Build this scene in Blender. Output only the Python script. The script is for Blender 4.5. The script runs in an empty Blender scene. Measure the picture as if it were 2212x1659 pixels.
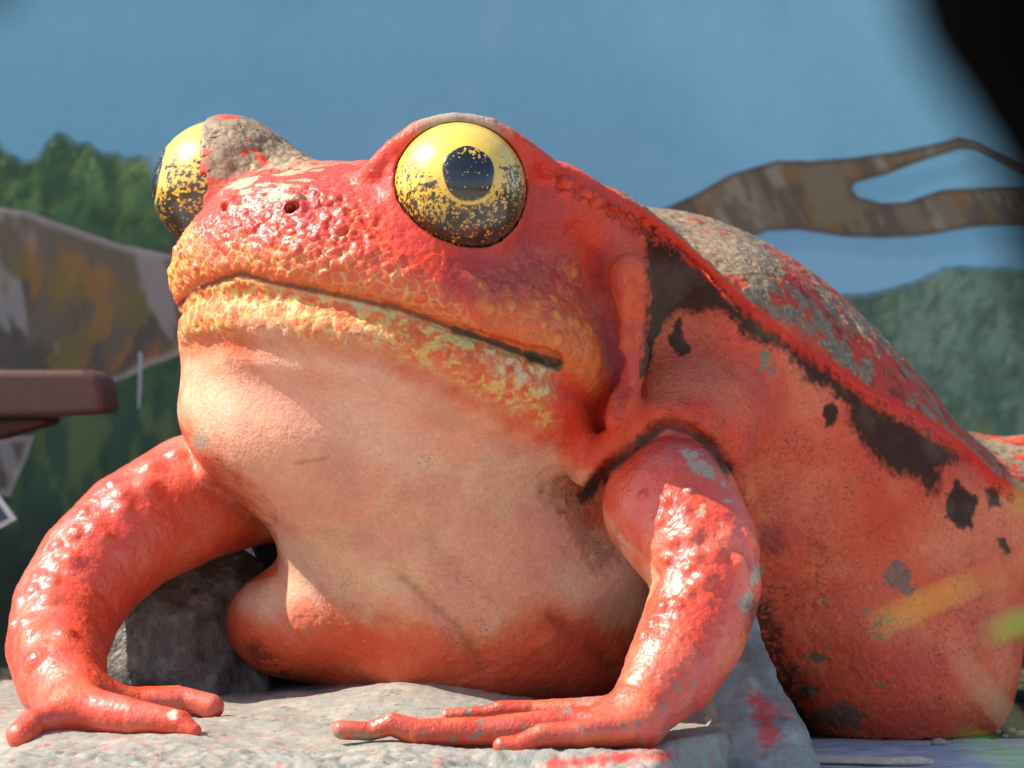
import bpy, bmesh, math, random
import numpy as np
from concurrent.futures import ThreadPoolExecutor
from mathutils import Vector, Matrix

# ------------------------------------------------------------------ camera, light, exposure
scene = bpy.context.scene
CAMD, CAMZ = 8.0, 0.8295            # camera sits 8 m in front of the near eye
SUN_DIR = np.array([-0.68, -0.03, 0.735]); SUN_DIR /= np.linalg.norm(SUN_DIR)
SUN_ELEV = math.asin(SUN_DIR[2])
SUN_AZ = math.atan2(SUN_DIR[0], SUN_DIR[1])      # clockwise from +Y

cam_data = bpy.data.cameras.new("camera")
cam = bpy.data.objects.new("camera", cam_data)
scene.collection.objects.link(cam)
cam.location = (0.0, -CAMD, CAMZ)
cam.rotation_euler = (math.radians(90), 0, 0)
cam_data.sensor_width = 36.0
cam_data.lens = 36.0 * CAMD / 2.212
cam_data.clip_start = 0.05
cam_data.clip_end = 500.0
cam_data.dof.use_dof = True
cam_data.dof.focus_distance = CAMD - 0.05
cam_data.dof.aperture_fstop = 2.9
scene.camera = cam

world = bpy.data.worlds.new("World")
scene.world = world
world.use_nodes = True
wn = world.node_tree
bg = wn.nodes.get("Background") or wn.nodes.new("ShaderNodeBackground")
sky = wn.nodes.new("ShaderNodeTexSky")
sky.sky_type = 'NISHITA'
sky.sun_disc = False
sky.sun_elevation = SUN_ELEV
sky.sun_rotation = SUN_AZ
bg.inputs["Strength"].default_value = 0.14
wn.links.new(sky.outputs[0], bg.inputs["Color"])
wo = wn.nodes.get("World Output") or wn.nodes.new("ShaderNodeOutputWorld")
wn.links.new(bg.outputs[0], wo.inputs["Surface"])

sun_data = bpy.data.lights.new("sun", 'SUN')
sun_data.energy = 5.0
sun_data.angle = math.radians(0.5)
sun_data.color = (1.0, 0.94, 0.85)
sun = bpy.data.objects.new("sun", sun_data)
scene.collection.objects.link(sun)
sun.rotation_euler = Vector(SUN_DIR).to_track_quat('Z', 'Y').to_euler()
sun.location = (-6, -3, 6)

scene.view_settings.view_transform = 'Standard'
scene.view_settings.look = 'None'
scene.view_settings.exposure = 0.85
scene.view_settings.gamma = 1.0

# ------------------------------------------------------------------ small helpers
def link(o, parent=None):
    scene.collection.objects.link(o)
    if parent is not None:
        o.parent = parent
    return o

def tag(o, label=None, cat=None, group=None, kind=None):
    if label: o['label'] = label
    if cat: o['category'] = cat
    if group: o['group'] = group
    if kind: o['kind'] = kind
    return o

def empty(name, loc=(0, 0, 0)):
    o = bpy.data.objects.new(name, None)
    o.location = loc
    o.empty_display_size = 0.1
    return link(o)

def mesh_from(name, V, F, mat, parent=None, smooth=True, colors=None, attrs=None):
    """V (n,3) numpy, F list/array of faces; links one mesh object."""
    me = bpy.data.meshes.new(name)
    V = np.asarray(V, np.float32)
    if parent is not None:
        V = V - np.array(parent.location, np.float32)
    if isinstance(F, np.ndarray):
        k = F.shape[1]
        me.vertices.add(len(V)); me.vertices.foreach_set("co", V.ravel())
        me.loops.add(F.size); me.loops.foreach_set("vertex_index", F.ravel().astype(np.int32))
        me.polygons.add(len(F))
        me.polygons.foreach_set("loop_start", (np.arange(len(F)) * k).astype(np.int32))
        me.polygons.foreach_set("loop_total", np.full(len(F), k, np.int32))
        me.update(calc_edges=True)
    else:
        me.from_pydata(V.tolist(), [], F)
    if smooth:
        me.polygons.foreach_set("use_smooth", np.ones(len(me.polygons), bool))
    if colors is not None:
        set_color(me, "paint", colors)
    for k_, v_ in (attrs or {}).items():
        a = me.attributes.new(k_, 'FLOAT', 'POINT'); a.data.foreach_set("value", np.asarray(v_, np.float32))
    me.validate()
    if mat is not None:
        me.materials.append(mat)
    o = bpy.data.objects.new(name, me)
    return link(o, parent)

def set_color(me, name, rgb):
    a = me.color_attributes.new(name, 'FLOAT_COLOR', 'POINT')
    c = np.ones((len(rgb), 4), np.float32); c[:, :3] = rgb
    a.data.foreach_set("color", c.ravel())

def S(r, g, b):
    """sRGB 0-255 to linear"""
    c = np.array([r, g, b], np.float32) / 255.0
    return np.where(c <= 0.04045, c / 12.92, ((c + 0.055) / 1.055) ** 2.4)

def P(px, py, y):
    """where the photograph's point (2212x1659 frame) lies at depth y"""
    k = (CAMD + y) / CAMD
    return np.array([(px - 1106) / 1000 * k, y, CAMZ + (829.5 - py) / 1000 * k], np.float32)

def R(rpx, y=0.0):
    return rpx / 1000.0 * (CAMD + y) / CAMD

def proj(V):
    k = CAMD / (CAMD + V[:, 1])
    return V[:, 0] * k * 1000 + 1106, 829.5 - (V[:, 2] - CAMZ) * k * 1000

def sstep(a, b, x):
    t = np.clip((x - a) / (b - a), 0, 1)
    return t * t * (3 - 2 * t)

# ------------------------------------------------------------------ noise (numpy)
def _hash(ix, iy, iz, seed):
    h = (ix.astype(np.uint32) * np.uint32(374761393) + iy.astype(np.uint32) * np.uint32(668265263)
         + iz.astype(np.uint32) * np.uint32(2147483647 ^ 0x5bd1e995) + np.uint32((seed * 974634777 + 12345) & 0xffffffff))
    h = (h ^ (h >> np.uint32(13))) * np.uint32(1274126177)
    h = (h ^ (h >> np.uint32(16))) * np.uint32(2246822519)
    h = h ^ (h >> np.uint32(15))
    return (h & np.uint32(0xffffff)).astype(np.float32) / np.float32(0xffffff)

POOL = ThreadPoolExecutor(4)
def chunked(fn, n, size=24000):
    """run fn(slice) over blocks of a long array on all cores, joined again"""
    if n <= size: return fn(slice(0, n))
    parts = list(POOL.map(fn, [slice(a, min(a + size, n)) for a in range(0, n, size)]))
    if isinstance(parts[0], tuple): return tuple(np.concatenate(p) for p in zip(*parts))
    return np.concatenate(parts)

def _vn(q, seed):
    q = q.astype(np.float32)
    fl = np.floor(q); t = q - fl
    i = fl.astype(np.int32).astype(np.uint32)
    u = t * t * t * (t * (t * 6 - 15) + 10)
    one = np.uint32(1)
    kx = i[:, 0] * np.uint32(374761393); kx2 = kx + np.uint32(374761393)
    ky = i[:, 1] * np.uint32(668265263); ky2 = ky + np.uint32(668265263)
    kz = i[:, 2] * np.uint32(2147483647 ^ 0x5bd1e995) + np.uint32((seed * 974634777 + 12345) & 0xffffffff)
    kz2 = kz + np.uint32(2147483647 ^ 0x5bd1e995)
    def h(v):
        v = (v ^ (v >> np.uint32(13))) * np.uint32(1274126177)
        v = (v ^ (v >> np.uint32(16))) * np.uint32(2246822519)
        return ((v ^ (v >> np.uint32(15))) & np.uint32(0xffffff)).astype(np.float32)
    x, y, z = u[:, 0], u[:, 1], u[:, 2]
    def lerp(a, b, w): return a + (b - a) * w
    a = lerp(h(kx + ky + kz), h(kx2 + ky + kz), x); b = lerp(h(kx + ky2 + kz), h(kx2 + ky2 + kz), x)
    c = lerp(h(kx + ky + kz2), h(kx2 + ky + kz2), x); d = lerp(h(kx + ky2 + kz2), h(kx2 + ky2 + kz2), x)
    return lerp(lerp(a, b, y), lerp(c, d, y), z) * np.float32(1 / 0xffffff)

def vnoise(Pn, f, seed=0):
    Pn = np.asarray(Pn, np.float32)
    return chunked(lambda s: _vn(Pn[s] * np.float32(f) + np.float32(137.3), seed), len(Pn))       # 0..1

def fbm(Pn, f, oct=4, seed=0, gain=0.5):
    Pn = np.asarray(Pn, np.float32)
    def one(sl):
        s = 0; a = 1.0; tot = 0; X = Pn[sl]
        for k in range(oct):
            s = s + a * _vn(X * np.float32(f * 2 ** k) + np.float32(137.3), seed + k * 17); tot += a; a *= gain
        return (s / tot).astype(np.float32)
    return chunked(one, len(Pn))

def worley(Pn, f, seed=0, jit=0.9):
    return chunked(lambda s: _worley(Pn[s], f, seed, jit), len(Pn))

def _worley(Pn, f, seed=0, jit=0.9):
    """F1, F2 and a random value per cell"""
    q = (Pn * np.float32(f) + np.float32(91.7)).astype(np.float32)
    i = np.floor(q).astype(np.int64)
    n = len(q)
    f1 = np.full(n, 9, np.float32); f2 = np.full(n, 9, np.float32); idr = np.zeros(n, np.float32)
    for dx in (-1, 0, 1):
        for dy in (-1, 0, 1):
            for dz in (-1, 0, 1):
                cx = (i[:, 0] + dx); cy = (i[:, 1] + dy); cz = (i[:, 2] + dz)
                ux, uy, uz = cx.astype(np.uint32), cy.astype(np.uint32), cz.astype(np.uint32)
                h1 = _hash(ux, uy, uz, seed); h2 = _hash(ux, uy, uz, seed + 101); h3 = _hash(ux, uy, uz, seed + 202)
                d = np.sqrt((cx + .5 + (h1 - .5) * jit - q[:, 0]) ** 2 + (cy + .5 + (h2 - .5) * jit - q[:, 1]) ** 2
                            + (cz + .5 + (h3 - .5) * jit - q[:, 2]) ** 2).astype(np.float32)
                c = d < f1
                f2 = np.where(c, f1, np.minimum(f2, d))
                idr = np.where(c, h2, idr)
                f1 = np.where(c, d, f1)
    return f1, f2, idr

# ------------------------------------------------------------------ sculpting engine: blended solids -> one skin
def smin(a, b, k):
    if k <= 0: return np.minimum(a, b)
    h = np.maximum(k - np.abs(a - b), 0) / k
    return np.minimum(a, b) - h * h * k * 0.25

def smax(a, b, k):
    return -smin(-a, -b, k)

class Solid:
    def __init__(self): self.ops = []
    def add(self, fn, lo, hi, k=0.03, op='u'):
        m = max(k, 0.03) + 0.05
        self.ops.append((fn, np.asarray(lo, np.float32) - m, np.asarray(hi, np.float32) + m, k, op))
    def ell(self, c, r, k=0.03, rot=None, op='u'):
        c = np.asarray(c, np.float32); r = np.asarray(r, np.float32)
        M = None if rot is None else np.asarray(rot, np.float32)       # rows = local axes
        ext = r if M is None else np.sqrt(((M * r[:, None]) ** 2).sum(0))
        def fn(X):
            q = X - c
            if M is not None: q = q @ M.T
            k0 = np.sqrt(((q / r) ** 2).sum(1)); k1 = np.sqrt(((q / (r * r)) ** 2).sum(1)) + 1e-6
            return k0 * (k0 - 1) / k1
        self.add(fn, c - ext, c + ext, k, op)
    def tube(self, pts, k=0.03, op='u', flat=None):
        C = np.array([p[0] for p in pts], np.float32); rr = np.array([p[1] for p in pts], np.float32)
        if len(C) == 1:
            return self.ell(C[0], (rr[0],) * 3, k, op=op)
        def fn(X):
            best = None
            for a, b, ra, rb in zip(C[:-1], C[1:], rr[:-1], rr[1:]):
                ab = b - a; L = float(ab @ ab) + 1e-9
                t = np.clip(((X - a) @ ab) / L, 0, 1)
                d = np.sqrt(((X - a - t[:, None] * ab) ** 2).sum(1)) - (ra + (rb - ra) * t)
                best = d if best is None else np.minimum(best, d)
            return best
        self.add(fn, C.min(0) - rr.max(), C.max(0) + rr.max(), k, op)
    def cut_half(self, *a): pass
    def _block(self, X, lo, hi):
        d = np.full(len(X), 5.0, np.float32)
        for fn, a, b, k, op in self.ops:
            if (a > hi).any() or (b < lo).any(): continue
            if (a <= lo).all() and (b >= hi).all():
                v = fn(X).astype(np.float32)
                d = smin(d, v, k) if op == 'u' else smax(d, -v, k)
                continue
            idx = np.nonzero(((X > a) & (X < b)).all(1))[0]
            if len(idx) == 0: continue
            v = fn(X[idx]).astype(np.float32)
            d[idx] = smin(d[idx], v, k) if op == 'u' else smax(d[idx], -v, k)
        return d
    def __call__(self, X, cell=0.13):
        """distance at each point; points are visited cell by cell so that only nearby solids are asked"""
        X = np.asarray(X, np.float32)
        if len(X) < 600: return self._block(X, X.min(0), X.max(0))
        q = np.floor(X / cell).astype(np.int32); q -= q.min(0); m = q.max(0) + 1
        key = (q[:, 0] * m[1] + q[:, 1]) * m[2] + q[:, 2]
        order = np.argsort(key, kind='stable')
        cuts = np.nonzero(np.diff(key[order]))[0] + 1
        out = np.empty(len(X), np.float32)
        def one(ix):
            Y = X[ix]; out[ix] = self._block(Y, Y.min(0), Y.max(0))
        list(POOL.map(one, np.split(order, cuts)))
        return out
    def grad(self, X, e=0.004):
        X = np.asarray(X, np.float32)
        tet = np.array([(1, -1, -1), (-1, -1, 1), (-1, 1, -1), (1, 1, 1)], np.float32)
        d = self(np.concatenate([X + e * t for t in tet])).reshape(4, -1)
        g = (tet[:, :, None] * d[:, None, :]).sum(0).T
        return (g / (np.linalg.norm(g, axis=1, keepdims=True) + 1e-9)).astype(np.float32)
    def hit(self, pts_px, default_y=0.2):
        """first surface point along the line of sight to the photo's points"""
        pts_px = np.asarray(pts_px, np.float32)
        o = np.array([0, -CAMD, CAMZ], np.float32)
        tgt = np.stack([P(a, b, 0.0) for a, b in pts_px]); dr = tgt - o
        dr /= np.linalg.norm(dr, axis=1, keepdims=True)
        t = np.full(len(pts_px), CAMD - 1.3, np.float32); done = np.zeros(len(t), bool)
        for _ in range(700):
            X = o + dr * t[:, None]
            d = self(X); done |= d < 0.0015
            t = np.where(done, t, t + np.clip(d * 0.6, 0.0008, 0.02))
            if done.all() or t.min() > CAMD + 3: break
        X = o + dr * t[:, None]
        X[~done] = np.stack([P(a, b, default_y) for a, b in pts_px])[~done]
        return X

def surface_net(sdf, lo, hi, vox):
    lo = np.asarray(lo, np.float32); hi = np.asarray(hi, np.float32)
    B = 4
    n = np.ceil((hi - lo) / (vox * B)).astype(int)
    # coarse blocks
    gx, gy, gz = np.meshgrid(*[np.arange(k) for k in n], indexing='ij')
    blk = np.stack([gx.ravel(), gy.ravel(), gz.ravel()], 1)
    ctr = lo + (blk + 0.5) * vox * B
    dc = sdf(ctr.astype(np.float32))
    keep = np.abs(dc) < vox * B * 1.5
    N = n * B + 1
    D = np.repeat(np.repeat(np.repeat(dc.reshape(n), B, 0), B, 1), B, 2)
    Dg = np.full(N, 5.0, np.float32); Dg[:-1, :-1, :-1] = D
    kb = blk[keep]
    off = np.stack(np.meshgrid(*[np.arange(B)] * 3, indexing='ij'), -1).reshape(-1, 3)
    # evaluate fine samples of the kept blocks
    idx = (kb[:, None, :] * B + off[None]).reshape(-1, 3)
    step = 2_000_000
    for s in range(0, len(idx), step):
        ii = idx[s:s + step]
        Dg[ii[:, 0], ii[:, 1], ii[:, 2]] = sdf(lo + ii.astype(np.float32) * vox)
    # cells to look at
    c = idx[(idx < N - 1).all(1)]
    corner = [(a, b, e) for a in (0, 1) for b in (0, 1) for e in (0, 1)]
    vals = np.stack([Dg[c[:, 0] + a, c[:, 1] + b, c[:, 2] + e] for a, b, e in corner], 1)
    ins = vals < 0
    mix = ins.any(1) & ~ins.all(1)
    c = c[mix]; vals = vals[mix]
    acc = np.zeros((len(c), 3), np.float32); cnt = np.zeros(len(c), np.float32)
    for i in range(8):
        for j in range(i + 1, 8):
            a, b = np.array(corner[i]), np.array(corner[j])
            if np.abs(a - b).sum() != 1: continue
            va, vb = vals[:, i], vals[:, j]
            cr = (va < 0) != (vb < 0)
            t = np.where(cr, va / np.where(cr, va - vb, 1), 0)
            p = a + t[:, None] * (b - a)
            acc += np.where(cr[:, None], p, 0); cnt += cr
    V = lo + (c + acc / cnt[:, None]) * vox
    vid = np.full(N, -1, np.int32)
    vid[c[:, 0], c[:, 1], c[:, 2]] = np.arange(len(c))
    quads = []
    for ax in range(3):
        u, w = (ax + 1) % 3, (ax + 2) % 3
        ok = (c[:, u] > 0) & (c[:, w] > 0)
        cc = c[ok]
        e = np.zeros(3, int); e[ax] = 1
        d0 = Dg[cc[:, 0], cc[:, 1], cc[:, 2]]; c1 = cc + e
        d1 = Dg[c1[:, 0], c1[:, 1], c1[:, 2]]
        cr = (d0 < 0) != (d1 < 0)
        cc = cc[cr]; flip = d0[cr] > 0
        eu = np.zeros(3, int); eu[u] = 1; ew = np.zeros(3, int); ew[w] = 1
        q = np.stack([vid[tuple((cc).T)], vid[tuple((cc - eu).T)], vid[tuple((cc - eu - ew).T)], vid[tuple((cc - ew).T)]], 1)
        good = (q >= 0).all(1)
        q = q[good]; flip = flip[good]
        q[flip] = q[flip][:, ::-1]
        quads.append(q)
    return V.astype(np.float32), np.concatenate(quads).astype(np.int32)

def subdivide(V, Q, levels=1):
    """Catmull-Clark through a subsurf modifier, read back as arrays"""
    me = bpy.data.meshes.new("tmp")
    me.vertices.add(len(V)); me.vertices.foreach_set("co", V.ravel())
    me.loops.add(Q.size); me.loops.foreach_set("vertex_index", Q.ravel())
    me.polygons.add(len(Q)); me.polygons.foreach_set("loop_start", (np.arange(len(Q)) * 4).astype(np.int32))
    me.polygons.foreach_set("loop_total", np.full(len(Q), 4, np.int32))
    me.update(calc_edges=True)
    ob = bpy.data.objects.new("tmp", me); scene.collection.objects.link(ob)
    md = ob.modifiers.new("s", 'SUBSURF'); md.levels = levels; md.render_levels = levels
    dg = bpy.context.evaluated_depsgraph_get()
    ev = ob.evaluated_get(dg); m2 = ev.to_mesh()
    V2 = np.empty(len(m2.vertices) * 3, np.float32); m2.vertices.foreach_get("co", V2)
    F2 = np.empty(len(m2.loops), np.int32); m2.loops.foreach_get("vertex_index", F2)
    ev.to_mesh_clear()
    bpy.data.objects.remove(ob); bpy.data.meshes.remove(me)
    return V2.reshape(-1, 3), F2.reshape(-1, 4)

def vnormals(V, Q):
    a, b, c, d = (V[Q[:, i]] for i in range(4))
    fn = np.cross(c - a, d - b)
    Nn = np.zeros_like(V)
    for i in range(4):
        for ax in range(3):
            Nn[:, ax] += np.bincount(Q[:, i], weights=fn[:, ax], minlength=len(V)).astype(np.float32)
    return Nn / (np.linalg.norm(Nn, axis=1, keepdims=True) + 1e-12)
# ------------------------------------------------------------------ the frog: solids
def build_frog_solid():
    F = Solid()
    # head frame: origin between the mouth corners, L to the frog's left, Fw along the pitched mouth plane, U up
    c45 = math.sqrt(0.5)
    pitch = math.radians(22)
    O = np.array([-0.248, 0.38, 0.874])
    Lx = np.array([c45, -c45, 0.0])
    Fh = np.array([-c45, -c45, 0.0])
    Fw = Fh * math.cos(pitch) + np.array([0, 0, math.sin(pitch)])
    U = -Fh * math.sin(pitch) + np.array([0, 0, math.cos(pitch)])
    M = np.stack([Lx, Fw, U])
    def H(s, t, u): return O + s * Lx + t * Fw + u * U
    def mirror(X):
        q = X - O
        return X - 2 * (q @ Lx)[..., None] * Lx
    # ---- trunk (long axis runs back to the right, away from the camera)
    Bk = np.array([c45, c45, 0.0])
    tilt = math.radians(-24)
    Ba = Bk * math.cos(tilt) + np.array([0, 0, math.sin(tilt)])
    Bu = -Bk * math.sin(tilt) + np.array([0, 0, math.cos(tilt)])
    MB = np.stack([Lx, Ba, Bu])
    tc = np.array([0.545, 1.17, 0.575]); tr = np.array([0.70, 1.0, 0.60], np.float32); tc = tc - Lx * 0.05
    A, B, C = P(1385, 462, .28), P(2103, 980, .86), P(1719, 556, 1.5)
    bn = np.cross(B - A, C - A); bn /= np.linalg.norm(bn)
    if bn[2] < 0: bn = -bn
    RB = 2.2
    bc = (A + B + C) / 3 + bn * (0.062 - RB)
    def trunk(X):
        q = (X - tc.astype(np.float32)) @ MB.T.astype(np.float32)
        k0 = np.sqrt(((q / tr) ** 2).sum(1)); k1 = np.sqrt(((q / tr ** 2) ** 2).sum(1)) + 1e-6
        roof = np.sqrt(((X - bc.astype(np.float32)) ** 2).sum(1)) - RB
        return smax(k0 * (k0 - 1) / k1, roof, 0.06)
    F.add(trunk, tc - 1.05, tc + 1.05, 0.05)
    F.ell(P(1175, 440, 0.23), (R(115, .2), 0.15, R(95, .2)), 0.06)
    F.ell(P(1530, 730, 0.66), (R(200, .6), 0.28, R(190, .6)), 0.12)
    F.ell(P(1235, 530, 0.44), (R(175, .4), 0.25, R(130, .4)), 0.10)
    F.ell(P(1270, 650, 0.60), (R(190, .5), 0.30, R(215, .5)), 0.12)          # neck
    F.ell(P(1470, 900, 0.36), (R(190, .3), 0.24, R(130, .3)), 0.12)          # shoulder
    # chest and belly standing on the rock
    F.ell(P(1080, 1320, 0.95), (R(500, .6), 0.50, R(330, .6)), 0.22)
    F.ell(P(655, 1345, 0.60), (R(168, .6), 0.20, R(125, .6)), 0.12)
    F.ell(P(645, 1430, 0.98), (R(150, .8), 0.2, R(210, .8)), 0.05)
    # throat
    F.ell(P(812, 880, 0.42), (R(428, .4), 0.40, R(265, .4)), 0.12)
    F.tube([(P(850, 900, .42), R(340, .4)), (P(1060, 1190, .64), R(420, .6))], 0.10)
    # head
    F.ell(H(0, 0.02, -0.07), (0.488, 0.488, 0.185), 0.05, M)          # lower jaw
    F.ell(H(0, 0.03, 0.055), (0.515, 0.556, 0.20), 0.02, M)         # upper jaw
    F.ell(H(0, 0.22, 0.15), (0.36, 0.335, 0.17), 0.10, M)           # snout
    F.ell(H(0, 0.02, 0.18), (0.40, 0.44, 0.20), 0.12, M)            # skull
    # eyes: centres, outward axes
    def E(v): v = np.array(v, np.float32); return v / np.linalg.norm(v)
    eyes = dict(near=(P(989, 410, 0.0), E((0.18, -0.96, 0.22)), 0.147),
                far=(P(477, 406, 0.50), E((-0.96, 0.18, 0.22)), 0.1555))
    # brows: rising from the skull to the eyes
    for key in ('near', 'far'):
        c, e, r = eyes[key]
        up = np.array([0, 0, 1.0])
        inn = -e + 0.25 * up; inn /= np.linalg.norm(inn)
        mid = O + ((c - O) @ Fw) * Fw * 0.75 + ((c - O) @ U) * U * 0.90 + ((c - O) @ Lx) * Lx * 0.35
        F.tube([(c - e * (0.06 if key == 'near' else .105), r * (1.0 if key == 'near' else .86)), (mid, 0.10)], 0.10 if key == 'near' else .07)
    # ridge from the lid to the rear
    rg = [(1110, 318, .05, 20), (1190, 366, .12, 20), (1239, 392, .16, 18), (1287, 413, .2, 17), (1335, 436, .24, 16), (1383, 459, .28, 15), (1431, 492, .32, 14), (1479, 534, .36, 12),
          (1527, 576, .40, 11), (1584, 629, .44, 10), (1647, 682, .49, 10), (1719, 739, .54, 10), (1791, 782, .60, 10), (1863, 835, .66, 10), (1935, 869, .72, 10), (2007, 912, .78, 10),
          (2055, 946, .82, 10), (2103, 984, .86, 10), (2151, 1032, .90, 10), (2230, 1085, .96, 10)]
    bc2 = [(738, 428, .08, 8), (772, 400, .02, 18), (812, 362, -.02, 21), (850, 318, -.03, 19), (908, 276, -.025, 16), (985, 259, -.02, 12), (1062, 272, -.01, 15), (1122, 314, .01, 21), (1180, 360, .07, 23)]
    F.tube([(P(a, b, y), R(r, y)) for a, b, y, r in bc2], 0.03)
    F.tube([(P(a, b, y), R(r, y)) for a, b, y, r in rg], 0.03)
    F.ell(P(2120, 1200, 1.12), (R(150, 1.1), 0.26, R(170, 1.1)), 0.12)
    # rear hip, thigh and flank
    F.ell(P(2310, 1160, 1.50), (0.36, 0.36, 0.27), 0.22)
    F.ell(P(1930, 1430, 0.92), (R(270, .9), 0.36, R(260, .9)), 0.15)
    # shoulder arch over the near arm
    ar = [(1270, 1020, .16, 30), (1340, 955, .12, 34), (1430, 905, .09, 36), (1510, 920, .12, 36), (1570, 985, .20, 34), (1610, 1070, .30, 26)]
    F.tube([(P(a, b, y), R(r, y)) for a, b, y, r in ar], 0.09)
    # flap and ear knob behind the cheek
    kn = [(1361, 596, .145, 49), (1380, 690, .15, 45), (1368, 780, .13, 40), (1348, 860, .11, 34), (1332, 905, .09, 26)]
    F.tube([(P(a, b, y), R(r, y)) for a, b, y, r in kn], 0.03)
    # arms
    la = [(640, 1030, .82, 135), (530, 1045, .70, 136), (420, 1076, .58, 138), (290, 1145, .47, 130), (200, 1225, .40, 122), (144, 1315, .34, 118),
          (122, 1400, .23, 110), (132, 1470, .07, 98), (170, 1532, -.08, 58)]
    F.tube([(P(a, b, y), R(r, y)) for a, b, y, r in la], 0.03)
    ra = [(1430, 1035, .16, 100), (1450, 1095, .06, 148), (1508, 1188, -.04, 132), (1528, 1270, -.10, 116), (1497, 1365, -.15, 116),
          (1452, 1450, -.22, 104), (1385, 1535, -.30, 72)]
    F.tube([(P(a, b, y), R(r, y)) for a, b, y, r in ra], 0.03)
    # fingers
    fg = [
        [(175, 1505, -.03, 56), (300, 1522, .0, 31), (400, 1512, .02, 28), (456, 1527, .0, 28)],
        [(260, 1510, .05, 24), (385, 1496, .08, 15), (430, 1512, .08, 13)],
        [(165, 1530, -.13, 54), (290, 1550, -.20, 40), (350, 1556, -.22, 31), (388, 1562, -.23, 29), (418, 1580, -.25, 18)],
        [(150, 1545, -.14, 40), (70, 1562, -.22, 31), (46, 1590, -.26, 33)],
        [(1330, 1540, -.22, 38), (1150, 1532, -.20, 19), (1082, 1532, -.20, 19), (1040, 1540, -.20, 15), (966, 1546, -.2, 15)],
        [(1350, 1560, -.30, 45), (1200, 1567, -.32, 36), (1050, 1580, -.34, 32), (900, 1582, -.35, 30), (846, 1564, -.35, 26), (800, 1580, -.35, 20), (738, 1577, -.35, 21)],
        [(1380, 1570, -.35, 44), (1250, 1586, -.42, 32), (1170, 1590, -.44, 27), (1120, 1610, -.45, 22), (1086, 1612, -.45, 21)],
    ]
    for f in fg:
        F.tube([(P(a, b, y), R(r, y)) for a, b, y, r in f], 0.05)
    # ---- carved lines and swellings laid on the surface along the photograph's lines
    def carve(px, r, k=0.02, push=0.3):
        X = F.hit([(a, b) for a, b in px])
        rr = r if hasattr(r, '__len__') else [r] * len(px)
        N = F.grad(X)
        F.tube([(x + n * q * push, q) for x, n, q in zip(X, N, rr)], k, op='s')
        return X
    # mouth: near half follows the photograph, far half mirrors it
    mouth = [(432, 622), (480, 604), (522, 592), (560, 602), (610, 614), (700, 632), (780, 648), (860, 666), (930, 690), (1000, 716),
             (1060, 738), (1120, 758), (1170, 772), (1200, 782)]
    MX = F.hit(mouth)
    MN = F.grad(MX)
    mr = np.array([8, 9, 10, 9, 9, 9, 9, 9, 10, 10, 11, 13, 15, 13]) / 1000.0
    near = [(x + n * 0.002, q) for x, n, q in zip(MX, MN, mr)]
    far = [(mirror(x) + mirror_dir(n, Lx) * 0.002, q) for x, n, q in zip(MX[3:], MN[3:], mr[3:])]
    F.tube(near, 0.008, op='s')
    F.tube([near[0]] + far, 0.008, op='s')
    # corner of the mouth opens a little
    F.tube([(MX[-5] - MN[-5] * .002, .010), (MX[-4] - MN[-4] * .003, .013), (MX[-3] - MN[-3] * .005, .018), (MX[-2] - MN[-2] * .006, .024), (MX[-1] - MN[-1] * .004, .020)], 0.010, op='s')
    # under-lip crease
    carve([(395, 752), (470, 742), (560, 748), (650, 760), (760, 768), (850, 780), (930, 808), (1000, 842), (1080, 880), (1150, 920)], 0.016, 0.05, 0.75)
    # fold behind the cheek, second fold in front of the flap
    carve([(1240, 500), (1268, 560), (1285, 640), (1300, 720), (1318, 800), (1330, 850)], [.010, .014, .014, .015, .016, .012], 0.03, 0.25)
    carve([(1316, 640), (1325, 720), (1336, 790), (1340, 850), (1336, 890)], [.008, .013, .015, .014, .009], 0.025, 0.25)
    carve([(1368, 615), (1362, 680), (1352, 750)], [.007, .009, .006], 0.02, 0.4)
    # hollow between flap and flank
    carve([(1412, 560), (1420, 640), (1412, 720), (1400, 780), (1386, 815)], [.012, .024, .024, .018, .010], 0.06, 0.3)
    # groove round the near arm's socket
    carve([(1290, 1040), (1318, 1012), (1366, 976), (1415, 930), (1450, 918), (1495, 932), (1535, 966), (1566, 1010)],
          [.010, .014, .014, .013, .013, .013, .014, .010], 0.02, 0.1)
    # nostrils
    for q, g_ in (((633, 450), 1.0), ((489, 452), .55)):
        X = F.hit([q]); N = F.grad(X)
        F.tube([(X[0] + U * .016 - N[0] * .010, .024)], 0.02)
        F.tube([(X[0] + N[0] * .006 + Lx * .009 * g_, .011 * g_), (X[0] + N[0] * .004 - Lx * .010 * g_, .009 * g_), (X[0] - N[0] * .022 - Lx * .006, .007 * g_)], 0.008, op='s')
    # chest seam and wrinkles
    carve([(870, 1245), (935, 1305), (990, 1360), (1030, 1420), (1040, 1450)], [.004, .010, .012, .010, .004], 0.05, 0.7)
    carve([(1190, 1330), (1270, 1390), (1330, 1450)], [.004, .009, .006], 0.03, 0.5)
    # pit in the back
    X = F.hit([(1840, 690), (1855, 715)])
    F.tube([(X[0], .012), (X[1], .014)], 0.02, op='s')
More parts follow.
